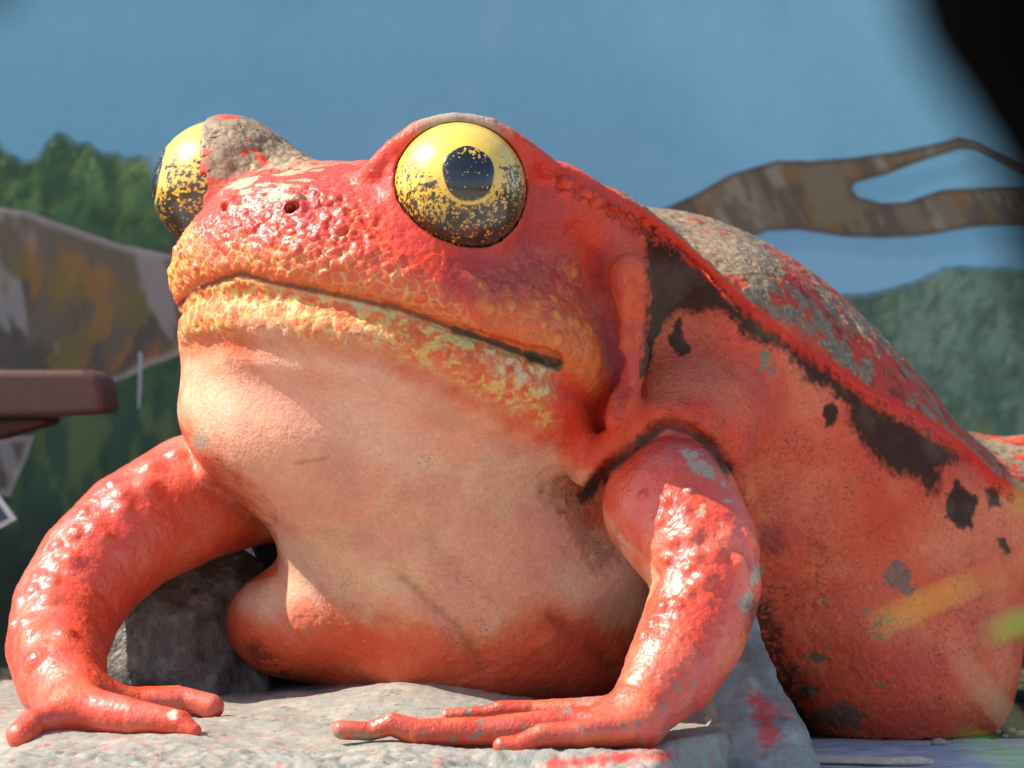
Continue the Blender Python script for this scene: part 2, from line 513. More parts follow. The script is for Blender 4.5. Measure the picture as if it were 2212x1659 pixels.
    # warts on the arms
    warts = [(383, 978, 20), (327, 1008, 24), (317, 1048, 26), (261, 1071, 26), (268, 1100, 18), (205, 1141, 20), (226, 1160, 16), (159, 1150, 17),
             (131, 1202, 16), (156, 1207, 18), (80, 1246, 17), (112, 1253, 18), (67, 1274, 16), (103, 1293, 22), (52, 1344, 18), (63, 1368, 24),
             (72, 1424, 20), (448, 1025, 22), (140, 1368, 22), (40, 1300, 14), (26, 1350, 12), (120, 1178, 14), (180, 1105, 14), (240, 1045, 14),
             (1389, 1070, 9), (1439, 1085, 9), (1481, 1100, 10), (1490, 1058, 9), (1426, 1122, 12),
             (1454, 1169, 12), (1495, 1156, 18), (1579, 1158, 20), (1618, 1165, 20), (1505, 1201, 15), (1486, 1230, 12), (1520, 1250, 18),              (1463, 1304, 15), (1392, 1373, 18), (1430, 1310, 14), (1410, 1345, 10), (1545, 1195, 16), (1600, 1215, 16), (1485, 1280, 13), (1440, 1210, 10)]
    X = F.hit([(a, b) for a, b, r in warts]); N = F.grad(X)
    for x, n, (a, b, r) in zip(X, N, warts):
        q = r / 1000.0
        F.ell(x - n * q * (0.42 if a > 900 else 0.55), (q * .95,) * 3, q * 1.1)
    # lid hoods: open shells round the eyeballs
    for key in ('near', 'far'):
        c, e, r = eyes[key]
        cc = c - e * 0.015 + np.array([0, 0, 0.006])
        rr = r * 1.06
        def lid(X, cc=cc, rr=rr, c=c, e=e, nearlid=(key == 'near')):
            q = (X - c)
            s = np.sqrt(((X - cc) ** 2).sum(1)) - rr
            cut = (0.030 + 0.10 * q[:, 2]) if nearlid else (0.004 + .36 * q[:, 2] * (q[:, 2] > 0) + .30 * np.minimum(q[:, 2], 0))
            return smax(s, q @ e.astype(np.float32) - cut, 0.012)
        F.add(lid, cc - rr, cc + rr, 0.03)
        F.ell(c, (r * 0.995,) * 3, 0.006, op='s')
    return F, H, mirror, M, O, eyes

def mirror_dir(n, Lx):
    return n - 2 * (n @ Lx) * Lx

F, H, mirror, M, O, eyes = build_frog_solid()
# ------------------------------------------------------------------ materials
def new_mat(name):
    m = bpy.data.materials.new(name); m.use_nodes = True
    nt = m.node_tree
    return m, nt, nt.nodes["Principled BSDF"]

def node(nt, kind, **kw):
    n = nt.nodes.new(kind)
    for k, v in kw.items():
        if k in n.inputs: n.inputs[k].default_value = v
        else: setattr(n, k, v)
    return n

def painted_mat(name, rough=0.5, rough_attr=True, pore=0.35, pore_scale=160.0, grain=0.10, spec=0.5, coat=0.0, use_paint=True, base=(.5, .5, .5),
                bump_dist=0.004, pits=True, speck=False):
    """pigment held on the mesh + fine grain, pores and small-scale roughness"""
    m, nt, b = new_mat(name)
    L = nt.links.new
    tc = node(nt, "ShaderNodeTexCoord")
    if use_paint:
        at = node(nt, "ShaderNodeAttribute", attribute_name="paint"); col = at.outputs["Color"]
    else:
        rgb = node(nt, "ShaderNodeRGB"); rgb.outputs[0].default_value = (*base, 1); col = rgb.outputs[0]
    n1 = node(nt, "ShaderNodeTexNoise"); n1.inputs["Scale"].default_value = pore_scale * .55; n1.inputs["Detail"].default_value = 6; n1.inputs["Roughness"].default_value = .65
    L(tc.outputs["Object"], n1.inputs["Vector"])
    mr = node(nt, "ShaderNodeMapRange"); mr.inputs["From Min"].default_value = .25; mr.inputs["From Max"].default_value = .75
    mr.inputs["To Min"].default_value = 1 - grain; mr.inputs["To Max"].default_value = 1 + grain
    L(n1.outputs["Fac"], mr.inputs["Value"])
    mx = node(nt, "ShaderNodeMix", data_type='RGBA', blend_type='MULTIPLY'); mx.inputs[0].default_value = 1
    L(col, mx.inputs[6]); L(mr.outputs[0], mx.inputs[7])
    L(mx.outputs[2], b.inputs["Base Color"])
    if rough_attr:
        ra = node(nt, "ShaderNodeAttribute", attribute_name="rough")
        ad = node(nt, "ShaderNodeMath", operation='MULTIPLY_ADD'); L(n1.outputs["Fac"], ad.inputs[0]); ad.inputs[1].default_value = .3
        sb = node(nt, "ShaderNodeMath", operation='SUBTRACT'); L(ra.outputs["Fac"], sb.inputs[0]); sb.inputs[1].default_value = .15
        L(sb.outputs[0], ad.inputs[2]); L(ad.outputs[0], b.inputs["Roughness"])
    else:
        b.inputs["Roughness"].default_value = rough
    b.inputs["Specular IOR Level"].default_value = spec
    b.inputs["Coat Weight"].default_value = coat
    if speck:
        sa = node(nt, "ShaderNodeAttribute", attribute_name="speck")
        ns = node(nt, "ShaderNodeTexNoise"); ns.inputs["Scale"].default_value = 240; ns.inputs["Detail"].default_value = 4; ns.inputs["Roughness"].default_value = .7
        L(tc.outputs["Object"], ns.inputs["Vector"])
        ml_ = node(nt, "ShaderNodeMath", operation='MULTIPLY_ADD'); L(sa.outputs["Fac"], ml_.inputs[0]); ml_.inputs[1].default_value = .36
        L(ns.outputs["Fac"], ml_.inputs[2])
        mp = node(nt, "ShaderNodeMapRange"); mp.inputs["From Min"].default_value = .725; mp.inputs["From Max"].default_value = .85
        L(ml_.outputs[0], mp.inputs["Value"])
        mk = node(nt, "ShaderNodeMix", data_type='RGBA'); mk.inputs[7].default_value = (.085, .032, .018, 1)
        L(mp.outputs[0], mk.inputs[0]); L(mx.outputs[2], mk.inputs[6])
        # hairline cracks in the paint
        ca = node(nt, "ShaderNodeAttribute", attribute_name="crack")
        nw = node(nt, "ShaderNodeTexNoise"); nw.inputs["Scale"].default_value = 30; nw.inputs["Detail"].default_value = 3; L(tc.outputs["Object"], nw.inputs["Vector"])
        va = node(nt, "ShaderNodeVectorMath", operation='MULTIPLY_ADD'); L(nw.outputs["Color"], va.inputs[0]); va.inputs[1].default_value = (.05, .05, .05); L(tc.outputs["Object"], va.inputs[2])
        ve = node(nt, "ShaderNodeTexVoronoi", feature='DISTANCE_TO_EDGE'); ve.inputs["Scale"].default_value = 42; L(va.outputs[0], ve.inputs["Vector"])
        ng = node(nt, "ShaderNodeTexNoise"); ng.inputs["Scale"].default_value = 16; ng.inputs["Detail"].default_value = 3; L(tc.outputs["Object"], ng.inputs["Vector"])
        wd_ = node(nt, "ShaderNodeMath", operation='MULTIPLY'); L(ca.outputs["Fac"], wd_.inputs[0]); L(ng.outputs["Fac"], wd_.inputs[1])
        w2_ = node(nt, "ShaderNodeMath", operation='MULTIPLY_ADD'); L(wd_.outputs[0], w2_.inputs[0]); w2_.inputs[1].default_value = .16; w2_.inputs[2].default_value = -.028
        sb_ = node(nt, "ShaderNodeMath", operation='SUBTRACT'); L(w2_.outputs[0], sb_.inputs[0]); L(ve.outputs["Distance"], sb_.inputs[1])
        cm = node(nt, "ShaderNodeMapRange"); cm.inputs["From Min"].default_value = -.012; cm.inputs["From Max"].default_value = .03; L(sb_.outputs[0], cm.inputs["Value"])
        ck = node(nt, "ShaderNodeMix", data_type='RGBA'); ck.inputs[7].default_value = (.05, .02, .014, 1)
        cf = node(nt, "ShaderNodeMath", operation='MULTIPLY'); L(cm.outputs[0], cf.inputs[0]); cf.inputs[1].default_value = .75
        L(cf.outputs[0], ck.inputs[0]); L(mk.outputs[2], ck.inputs[6]); L(ck.outputs[2], b.inputs["Base Color"])
        ga = node(nt, "ShaderNodeAttribute", attribute_name="gloss"); L(ga.outputs["Fac"], b.inputs["Coat Weight"])
        b.inputs["Coat Roughness"].default_value = .33
    # relief: grain + scattered pits
    n2 = node(nt, "ShaderNodeTexNoise"); n2.inputs["Scale"].default_value = pore_scale; n2.inputs["Detail"].default_value = 5; n2.inputs["Roughness"].default_value = .6
    L(tc.outputs["Object"], n2.inputs["Vector"])
    h = n2.outputs["Fac"]
    if pits:
        v = node(nt, "ShaderNodeTexVoronoi"); v.inputs["Scale"].default_value = pore_scale * .42
        L(tc.outputs["Object"], v.inputs["Vector"])
        pr = node(nt, "ShaderNodeMapRange"); pr.inputs["From Min"].default_value = .10; pr.inputs["From Max"].default_value = .22
        pr.inputs["To Min"].default_value = -1.0; pr.inputs["To Max"].default_value = 0.0
        L(v.outputs["Distance"], pr.inputs["Value"])
        n3 = node(nt, "ShaderNodeTexNoise"); n3.inputs["Scale"].default_value = 9.0; L(tc.outputs["Object"], n3.inputs["Vector"])
        gt = node(nt, "ShaderNodeMapRange"); gt.inputs["From Min"].default_value = .5; gt.inputs["From Max"].default_value = .62
        L(n3.outputs["Fac"], gt.inputs["Value"])
        ml = node(nt, "ShaderNodeMath", operation='MULTIPLY'); L(pr.outputs[0], ml.inputs[0]); L(gt.outputs[0], ml.inputs[1])
        sm = node(nt, "ShaderNodeMath", operation='ADD'); L(ml.outputs[0], sm.inputs[0]); L(h, sm.inputs[1])
        h = sm.outputs[0]
    bp = node(nt, "ShaderNodeBump"); bp.inputs["Strength"].default_value = pore; bp.inputs["Distance"].default_value = bump_dist
    L(h, bp.inputs["Height"]); L(bp.outputs[0], b.inputs["Normal"])
    return m

# ------------------------------------------------------------------ the frog: skin
def split_quads(V, Q, sel):
    """each selected quad becomes four; the others stay"""
    q = Q[sel]
    n = len(V)
    e = np.concatenate([q[:, [0, 1]], q[:, [1, 2]], q[:, [2, 3]], q[:, [3, 0]]]); e.sort(1)
    key = e[:, 0].astype(np.int64) * n + e[:, 1]
    uk, first, inv = np.unique(key, return_index=True, return_inverse=True)
    mid = 0.5 * (V[e[first, 0]] + V[e[first, 1]])
    k = len(q)
    m01, m12, m23, m30 = (n + inv[i * k:(i + 1) * k] for i in range(4))
    cc = V[q].mean(1); ci = n + len(mid) + np.arange(k)
    V2 = np.concatenate([V, mid, cc]).astype(np.float32)
    q2 = np.concatenate([np.stack([q[:, 0], m01, ci, m30], 1), np.stack([m01, q[:, 1], m12, ci], 1),
                         np.stack([ci, m12, q[:, 2], m23], 1), np.stack([m30, ci, m23, q[:, 3]], 1)])
    return V2, q2.astype(np.int32)

def poly_sd(px, py, poly):
    """signed distance (px) to a polygon of the photograph's points, positive inside"""
    poly = np.asarray(poly, np.float32)
    x, y = px.astype(np.float32), py.astype(np.float32)
    d = np.full(len(x), 1e9, np.float32); ins = np.zeros(len(x), bool)
    j = len(poly) - 1
    for i in range(len(poly)):
        ax, ay = poly[i]; bx, by = poly[j]
        ex, ey = bx - ax, by - ay
        wx, wy = x - ax, y - ay
        t = np.clip((wx * ex + wy * ey) / (ex * ex + ey * ey + 1e-9), 0, 1)
        d = np.minimum(d, (wx - ex * t) ** 2 + (wy - ey * t) ** 2)
        c = ((ay > y) != (by > y)) & (x < (bx - ax) * (y - ay) / (by - ay + 1e-9) + ax)
        ins ^= c
        j = i
    d = np.sqrt(d)
    return np.where(ins, d, -d)

def line_d(px, py, pts):
    d = np.full(len(px), 1e9, np.float32)
    for (ax, ay), (bx, by) in zip(pts[:-1], pts[1:]):
        ex, ey = bx - ax, by - ay
        t = np.clip(((px - ax) * ex + (py - ay) * ey) / (ex * ex + ey * ey + 1e-9), 0, 1)
        d = np.minimum(d, np.hypot(px - ax - ex * t, py - ay - ey * t))
    return d

FROG_VOX = 0.0112
V, Q = surface_net(F, (-1.25, -0.75, 0.0), (1.75, 2.3, 1.5), FROG_VOX)
V = V - F(V)[:, None] * F.grad(V, 0.005)
Nv = vnormals(V, Q)
view = np.array([0, -CAMD, CAMZ], np.float32) - V
view /= np.linalg.norm(view, axis=1, keepdims=True)
px, py = proj(V)
vis = ((Nv * view).sum(1) > -0.12) & (px > -20) & (px < 2235) & (py < 1680) & (V[:, 1] < 1.75)
# fine skin only where the camera's side of the figure is not hidden behind another limb
cell = 14.0
gx = np.clip((px / cell).astype(int), 0, 170); gy_ = np.clip((py / cell).astype(int), 0, 130)
zb = np.full((171, 131), 9.0, np.float32)
np.minimum.at(zb, (gx[vis], gy_[vis]), V[vis, 1])
vis &= V[:, 1] < zb[gx, gy_] + 0.07
selq = vis[Q].any(1)
ring = np.zeros(len(V), bool); ring[Q[selq].ravel()] = True
selq = ring[Q].any(1)
Qc = Q[~selq]
V, Qf = split_quads(V, Q, selq)
V, Qf = split_quads(V, Qf, np.ones(len(Qf), bool))
new = np.arange(len(V)) >= 0
# settle every point on the blended solid
st = 400_000
gN = []
for s in range(0, len(V), st):
    X = V[s:s + st]
    d = F(X)[:, None]
    Ng = F.grad(X, 0.003); gN.append(Ng)
    V[s:s + st] = X - np.clip(d, -.004, .004) * Ng
used = np.zeros(len(V), bool); used[Qc.ravel()] = True; used[Qf.ravel()] = True
remap = np.cumsum(used) - 1
V = V[used]; Nv = np.concatenate(gN)[used]; Qf = remap[Qf]; Qc = remap[Qc]
Qall = np.concatenate([Qf, Qc]).astype(np.int32)
px, py = proj(V)

# ---- relief
nz1 = fbm(V, 9, 4, 3); nz2 = fbm(V, 28, 4, 5); nz3 = fbm(V, 80, 3, 9); nz4 = fbm(V, 200, 2, 13)
wob = (nz2 - .5) * 60 + (nz1 - .5) * 60
hd = (V - O) ; hs = hd @ M[0]; ht = hd @ M[1]; hu = hd @ M[2]          # head coordinates
front = Nv[:, 1] < 0.35
mouth_line = [(300, 760), (385, 660), (432, 622), (480, 604), (522, 592), (610, 614), (700, 632), (860, 666), (1000, 716), (1120, 758), (1212, 785), (1300, 800)]
def y_on(line, x):
    return np.interp(x, [p[0] for p in line], [p[1] for p in line])
dm = py - y_on(mouth_line, px)                                          # below (+) or above (-) the mouth
lip_line = [(300, 790), (395, 748), (470, 735), (560, 742), (650, 755), (760, 762), (850, 780), (930, 812), (1000, 850), (1080, 890), (1150, 930), (1250, 990), (1340, 1040)]
dl = py - y_on(lip_line, px)                                            # below the under-lip crease
snout_poly = [(330, 700), (365, 520), (420, 480), (480, 440), (560, 400), (700, 392), (800, 430), (830, 500), (880, 560), (950, 600), (1000, 650), (1030, 700), (1100, 750), (1230, 790), (860, 690), (700, 650), (522, 610), (400, 660)]
snout = sstep(-18, 30, poly_sd(px, py, snout_poly)) * (V[:, 1] < 1.0)
cheek_poly = [(1000, 590), (1100, 560), (1180, 520), (1250, 540), (1290, 640), (1315, 800), (1290, 860), (1200, 800), (1100, 745), (1030, 700)]
cheek = sstep(-20, 40, poly_sd(px, py, cheek_poly))
lowlip = sstep(0, 18, dm) * sstep(10, -30, dl + (nz2 - .5) * 40) * sstep(1228, 1150, px + (nz2 - .5) * 60) * (V[:, 1] < .9)
far_eye, far_ax, far_r = eyes['far']; near_eye, near_ax, near_r = eyes['near']
dfe = np.linalg.norm(V - far_eye, axis=1); dne = np.linalg.norm(V - near_eye, axis=1)
farlid_poly = [(425, 240), (490, 240), (570, 270), (640, 315), (700, 362), (640, 385), (560, 400), (500, 425), (468, 390), (445, 320)]
farlid = sstep(-10, 22, poly_sd(px, py, farlid_poly)) * (V[:, 1] > .1)
def worley_in(mask, Pn, f, seed):
    ix = np.nonzero(mask)[0]
    out = [np.full(len(Pn), 2.0, np.float32), np.full(len(Pn), 4.0, np.float32), np.zeros(len(Pn), np.float32)]
    for o_, v_ in zip(out, worley(Pn[ix], f, seed)): o_[ix] = v_
    return out
facem = (snout + cheek + lowlip + farlid) > 0
w1, w2, wid = worley_in(facem, V, 38, 21)
u1, u2, uid = worley_in(facem, V, 30, 31)
dome = np.sqrt(np.clip(1 - (w1 / .62) ** 2, 0, 1))
dome2 = np.sqrt(np.clip(1 - (u1 / .66) ** 2, 0, 1))
gapw = w2 - w1
gapu = u2 - u1
disp = np.zeros(len(V), np.float32)
flow = sstep(.35, .6, vnoise(V, 14, 40))                              # warts run together in places
w3_, w4_, wid3 = worley_in(snout > 0, V * np.array([1, 1, 1.15], np.float32), 56, 23)
disp += snout * (dome * (.15 + .95 * wid) * 0.0085 * (.35 + .65 * flow) + np.sqrt(np.clip(1 - (w3_ / .6) ** 2, 0, 1)) * .0035 * wid3 + (fbm(V, 32, 3, 24) - .5) * .014 - .003)
disp += cheek * (dome2 * (.2 + .8 * uid) * 0.0065 - .001)
disp += lowlip * sstep(1250, 500, px) * (dome2 * (.2 + .8 * uid) * 0.0045 + dome * wid * .003 + (fbm(V, 40, 3, 26) - .5) * .006 - .001)
disp += lowlip * sstep(700, 1000, px) * (dome * (.3 + .7 * wid) * 0.0035)
disp += farlid * (dome2 * .0035 * uid + dome * .005 * wid + (fbm(V, 34, 3, 25) - .5) * .012)
# general unevenness of the cast skin
smooth_ = sstep(0, 40, dl) * (px < 1420) * (V[:, 1] < .9) * (py < 1330) * (px > 380)
disp += ((nz2 - .5) * .0035 + (nz3 - .5) * .003) * (1 - .75 * smooth_) + (nz4 - .5) * .0014
ridge_line = [(1100, 300), (1190, 352), (1239, 380), (1287, 402), (1335, 426), (1383, 450), (1431, 484), (1479, 527), (1527, 570), (1584, 623), (1647, 676), (1719, 733), (1791, 776), (1863, 829), (1935, 863), (2007, 906), (2055, 940), (2103, 978), (2151, 1026), (2240, 1080)]
dr_ = py - y_on(ridge_line, px)
knots = sstep(26, 8, np.abs(line_d(px, py, [(1210, 395), (1300, 440), (1385, 490), (1440, 530)])))
k1, k2, kid = worley_in(knots > 0, V, 30, 71)
disp += knots * (np.sqrt(np.clip(1 - (k1 / .6) ** 2, 0, 1)) * .018 - .005)
backm = sstep(6, -14, dr_) * (px > 1330)
disp += backm * ((fbm(V, 45, 3, 77) - .5) * .008)
fl = (px > 1400) & (dr_ > 20)
disp += fl * (fbm(V, 60, 3, 78) - .5) * .004
calm = sstep(.16, .19, np.minimum(dne * (.16 / near_r) , dfe * (.16 / far_r)))   # keep the lid rims crisp
disp *= .25 + .75 * calm
fingers = (py > 1480) & (V[:, 1] < .2)
disp = np.where(fingers, disp * .7, disp)
disp = disp * (1 - .15 * ((px < 560) & (py > 940) | (py > 930) & (px > 1300) & (px < 1660) & (V[:, 1] < .3)))
V = V + Nv * disp[:, None]
# ---- pigment (one colour per point of the skin)
def mixc(col, c, w):
    w = np.clip(w, 0, 1)[:, None]
    return col * (1 - w) + np.asarray(c, np.float32) * w

def patch(poly, soft=5, amp=14, fr=None):
    sd = poly_sd(px, py, poly)
    n = (fr if fr is not None else nz_p)
    return sstep(-soft, soft, sd + (n - .5) * 2 * amp)

nz_p = fbm(V, 26, 5, 51, .6)
nz_q = fbm(V, 60, 4, 52, .6)
nz_big = fbm(V, 4.5, 3, 53)
nz_mid = fbm(V, 11, 4, 54)
spk = vnoise(V, 170, 55) * .6 + vnoise(V, 330, 56) * .4
spk2 = vnoise(V, 110, 57) * .6 + vnoise(V, 240, 58) * .4

RED = S(212, 60, 42); ORANGE = S(210, 92, 52); CRIMSON = S(190, 48, 52); PINK = S(217, 153, 122); PEACH = S(220, 160, 122)
GREY = S(150, 140, 118); BLACK = S(34, 31, 24); TAN = S(205, 176, 118); LIME = S(196, 186, 104); MINT = S(150, 178, 130)
PLUM = S(150, 52, 66); DIRT = S(58, 46, 36)

col = np.tile(S(214, 82, 60), (len(V), 1)).astype(np.float32)
rough = np.full(len(V), .48, np.float32)
# trunk and flank: sponged oranges, reds and ochre
col = mixc(col, S(220, 112, 84), sstep(.42, .72, nz_mid) * .55)
col = mixc(col, S(196, 58, 42), sstep(.62, .34, nz_big) * .6)
col = mixc(col, S(192, 66, 62), sstep(.50, .74, fbm(V, 7, 3, 60)) * .55)
arm_l = (px < 560) & (py > 900) & (V[:, 1] < .75) & (px < 640 - (py - 930) * 0)
# ---- head
headm = sstep(1.0, .6, np.abs(V[:, 1])) * sstep(1345, 1300, px) * sstep(1000, 900, py) * (V[:, 1] < 1.0)
col = mixc(col, RED, headm * .85)
col = mixc(col, S(206, 62, 66), headm * sstep(.45, .62, nz_mid) * .6 * (py < 600))
# toward the lip: orange scales on an ochre ground
zone = snout * sstep(-120, -30, dm + (nz_p - .5) * 90)
col = mixc(col, S(208, 92, 64), zone * .85)
col = mixc(col, S(206, 150, 92), zone * sstep(.16, .03, gapw) * .9)
col = mixc(col, S(228, 150, 92), snout * sstep(.13, .03, gapw) * sstep(.5, .62, nz_q) * .6)
left_rim = sstep(480, 380, px) * (py < 760) * (py > 480) * (V[:, 1] < .7)
col = mixc(col, S(226, 160, 98), left_rim * sstep(.42, .55, nz_q + .25 * sstep(.2, .05, gapw)) * .8)
# cheek: spots of orange and ochre on red
col = mixc(col, S(196, 72, 52), cheek)
col = mixc(col, S(214, 136, 66), cheek * sstep(.48, .22, u1 + (nz_q - .5) * .2) * (uid > .45) * .95)
col = mixc(col, S(200, 58, 44), cheek * sstep(.45, .2, u1) * (uid < .25) * .8)
col = mixc(col, S(206, 136, 100), cheek * sstep(.14, .02, gapu + (nz_q - .5) * .2) * .5)
col = mixc(col, S(206, 116, 58), cheek * sstep(-160, -20, dm + (nz_p - .5) * 120) * .6)
# plum coat under the near eye
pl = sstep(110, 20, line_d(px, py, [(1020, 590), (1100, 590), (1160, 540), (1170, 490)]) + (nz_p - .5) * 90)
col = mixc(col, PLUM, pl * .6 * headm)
# upper lip edge ochre/orange
ul = sstep(-46, -8, dm) * sstep(6, -4, dm) * (px < 1240) * (px > 370)
col = mixc(col, S(206, 96, 52), ul * .7)
# lower lip
col = mixc(col, S(206, 122, 88), lowlip)
col = mixc(col, LIME, .75 * lowlip * sstep(.52, .66, nz_p + .22 * sstep(.15, .04, gapu) + .12 * sstep(60, 5, dm)) * .85)
col = mixc(col, S(206, 78, 52), lowlip * sstep(.50, .60, nz_q + .10 * sstep(.5, .3, w1)) * .8)
col = mixc(col, S(214, 124, 66), lowlip * sstep(.42, .2, u1) * sstep(1000, 700, px) * .7)
col = mixc(col, S(224, 184, 124), lowlip * sstep(.12, .03, gapu) * sstep(900, 600, px) * sstep(.4, .6, nz_p) * .7)
col = mixc(col, MINT, lowlip * sstep(26, 4, dm + (nz_q - .5) * 40) * sstep(520, 640, px) * .7)
col = mixc(col, S(212, 190, 150), sstep(45, 10, line_d(px, py, [(1080, 778), (1180, 812), (1220, 820)]) + (nz_q - .5) * 70) * lowlip * sstep(.42, .55, nz_p) * .6)
for q_ in ((631, 451),):
    col = mixc(col, S(130, 20, 14), sstep(18, 9, np.hypot(px - q_[0], (py - q_[1]) * 1.6)) * .9)
col = mixc(col, S(44, 54, 28), sstep(11, 4, line_d(px, py, [(980, 712), (1060, 738), (1120, 760), (1170, 778)]) + (nz_q - .5) * 8) * .85)
col = mixc(col, S(36, 46, 24), sstep(20, 7, line_d(px, py, [(1150, 772), (1180, 780), (1204, 788)]) + (nz_q - .5) * 8) * .9)
col = mixc(col, S(70, 38, 26), sstep(8, 2, line_d(px, py, mouth_line[1:10])) * .75)
# dark rim on the skin round the eye sockets
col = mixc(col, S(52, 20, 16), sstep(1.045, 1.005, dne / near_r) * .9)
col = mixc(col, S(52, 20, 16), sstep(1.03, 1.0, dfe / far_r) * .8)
# ---- throat and chest
throat_poly = [(372, 770), (395, 752), (470, 740), (560, 748), (650, 760), (760, 768), (850, 780), (930, 815), (1000, 850), (1080, 895), (1150, 940),
               (1215, 1000), (1240, 1060), (1262, 1120), (1320, 1180), (1400, 1240), (1380, 1320), (1330, 1340), (1240, 1320), (1180, 1300),
               (1080, 1380), (960, 1370), (820, 1340), (680, 1330), (560, 1330), (470, 1290), (600, 1240), (560, 1120), (440, 980), (372, 900)]
sdt = poly_sd(px, py, throat_poly)
th = sstep(-70, 70, sdt + (nz_mid - .5) * 110 + (nz_p - .5) * 50) * (V[:, 1] < .75)
notarm = 1 - sstep(-2, 8, poly_sd(px, py, [(1296, 1038), (1308, 1097), (1333, 1146), (1367, 1181), (1402, 1211), (1424, 1250), (1407, 1280), (1382, 1319), (1347, 1418), (1288, 1487), (1240, 1510), (1240, 1600), (1400, 1605), (1535, 1535), (1571, 1484), (1598, 1433), (1618, 1378), (1637, 1320), (1647, 1260), (1650, 1215), (1637, 1165), (1618, 1115), (1593, 1065), (1568, 1025), (1532, 975), (1490, 940), (1440, 925), (1367, 980)])) * (V[:, 1] < .30)
th = th * notarm
col = mixc(col, PINK, th)
col = mixc(col, S(214, 168, 132), th * sstep(.48, .66, fbm(V, 6, 3, 61)) * .7)
col = mixc(col, S(208, 140, 120), th * sstep(.5, .7, fbm(V, 8, 3, 62)) * .6)
col = mixc(col, S(222, 178, 158), th * sstep(.5, .74, fbm(V, 5, 3, 63)) * .4)
col = mixc(col, S(196, 100, 78), sstep(40, 0, np.abs(dl - 6)) * (px < 1150) * (px > 390) * headm * .35)
cs = (th > .2)
drift = sstep(.46, .62, fbm(V * np.array([.6, 1, 1.0], np.float32), 7, 3, 64))
speck = np.zeros(len(V), np.float32)
speck = np.maximum(speck, cs * (.20 + .30 * drift) * sstep(.40, .62, nz_p + .1 * drift))
col = mixc(col, S(110, 84, 50), cs * sstep(.50, .74, fbm(V, 9, 4, 65)) * .12)
chest = sstep(1210, 1470, py) * (px > 470) * (px < 1420) * (V[:, 1] < .9) * (1 - th) * notarm
col = mixc(col, S(204, 84, 62), chest * .75)
col = mixc(col, S(206, 104, 82), chest * sstep(.5, .7, nz_mid) * .6)
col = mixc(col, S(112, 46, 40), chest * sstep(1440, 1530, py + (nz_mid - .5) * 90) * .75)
for ln, wd in (([(900, 1120), (1000, 1240), (1060, 1290)], 30), ([(870, 1245), (935, 1305), (990, 1360), (1030, 1420), (1040, 1450)], 17), ([(1190, 1330), (1270, 1390), (1330, 1450)], 18),
               ([(760, 1310), (830, 1340)], 26), ([(700, 990), (640, 1000)], 8)):
    wl = sstep(wd, 0, line_d(px, py, ln) + (nz_q - .5) * wd * 1.2)
    speck = np.maximum(speck, wl * .46); col = mixc(col, S(124, 76, 54), wl * (.35 if wd < 20 else .12))
# grime where arms meet the body
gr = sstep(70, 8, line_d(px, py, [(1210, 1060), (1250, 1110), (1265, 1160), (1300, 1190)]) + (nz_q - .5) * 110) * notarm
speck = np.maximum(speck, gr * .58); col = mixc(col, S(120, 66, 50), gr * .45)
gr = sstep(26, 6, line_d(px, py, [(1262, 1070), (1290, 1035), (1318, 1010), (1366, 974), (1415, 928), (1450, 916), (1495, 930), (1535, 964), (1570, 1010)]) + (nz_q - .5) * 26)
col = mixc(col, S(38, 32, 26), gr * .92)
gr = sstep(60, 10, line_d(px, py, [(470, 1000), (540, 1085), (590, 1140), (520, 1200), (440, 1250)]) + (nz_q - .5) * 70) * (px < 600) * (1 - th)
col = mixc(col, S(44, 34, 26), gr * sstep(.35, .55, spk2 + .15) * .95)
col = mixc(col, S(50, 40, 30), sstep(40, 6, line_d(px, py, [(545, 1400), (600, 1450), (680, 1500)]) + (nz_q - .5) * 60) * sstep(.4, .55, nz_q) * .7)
# ---- arms
armR = 1 - notarm
handR = sstep(1420, 1470, py) * (px > 690) * (px < 1600) * (V[:, 1] < .12)
armL = (1 - th) * (px < 600) * (V[:, 1] < .72) * sstep(900, 940, py) * (poly_sd(px, py, [(470, 1270), (600, 1245), (700, 1500), (520, 1560)]) < 0)
arms = np.clip(armR + handR + armL, 0, 1)
arms = arms * (V[:, 1] < .75)
col = mixc(col, S(205, 66, 48), arms * .75)
col = mixc(col, S(214, 98, 88), arms * sstep(.48, .66, nz_mid) * .6)
col = mixc(col, S(216, 128, 84), arms * sstep(.56, .74, fbm(V, 10, 4, 66)) * .32)
col = mixc(col, S(166, 34, 40), armR * sstep(1040, 960, py) * .6)
rough = rough * (1 - arms) + .34 * arms
col = mixc(col, S(120, 112, 96), sstep(.665, .70, fbm(V, 34, 4, 67, .6)) * handR * .85)
for (a, b), r in (((787, 1598), 46), ((722, 1590), 26), ((1085, 1628), 30), ((836, 1540), 16)):
    col = mixc(col, S(132, 124, 106), sstep(r, r * .3, np.hypot(px - a, (py - b) * 2.0) + (nz_q - .5) * r * 1.4) * handR * .9)
col = mixc(col, S(205, 190, 165), sstep(16, 5, np.hypot(px - 372, py - 1545) + (nz_q - .5) * 18) * .9)
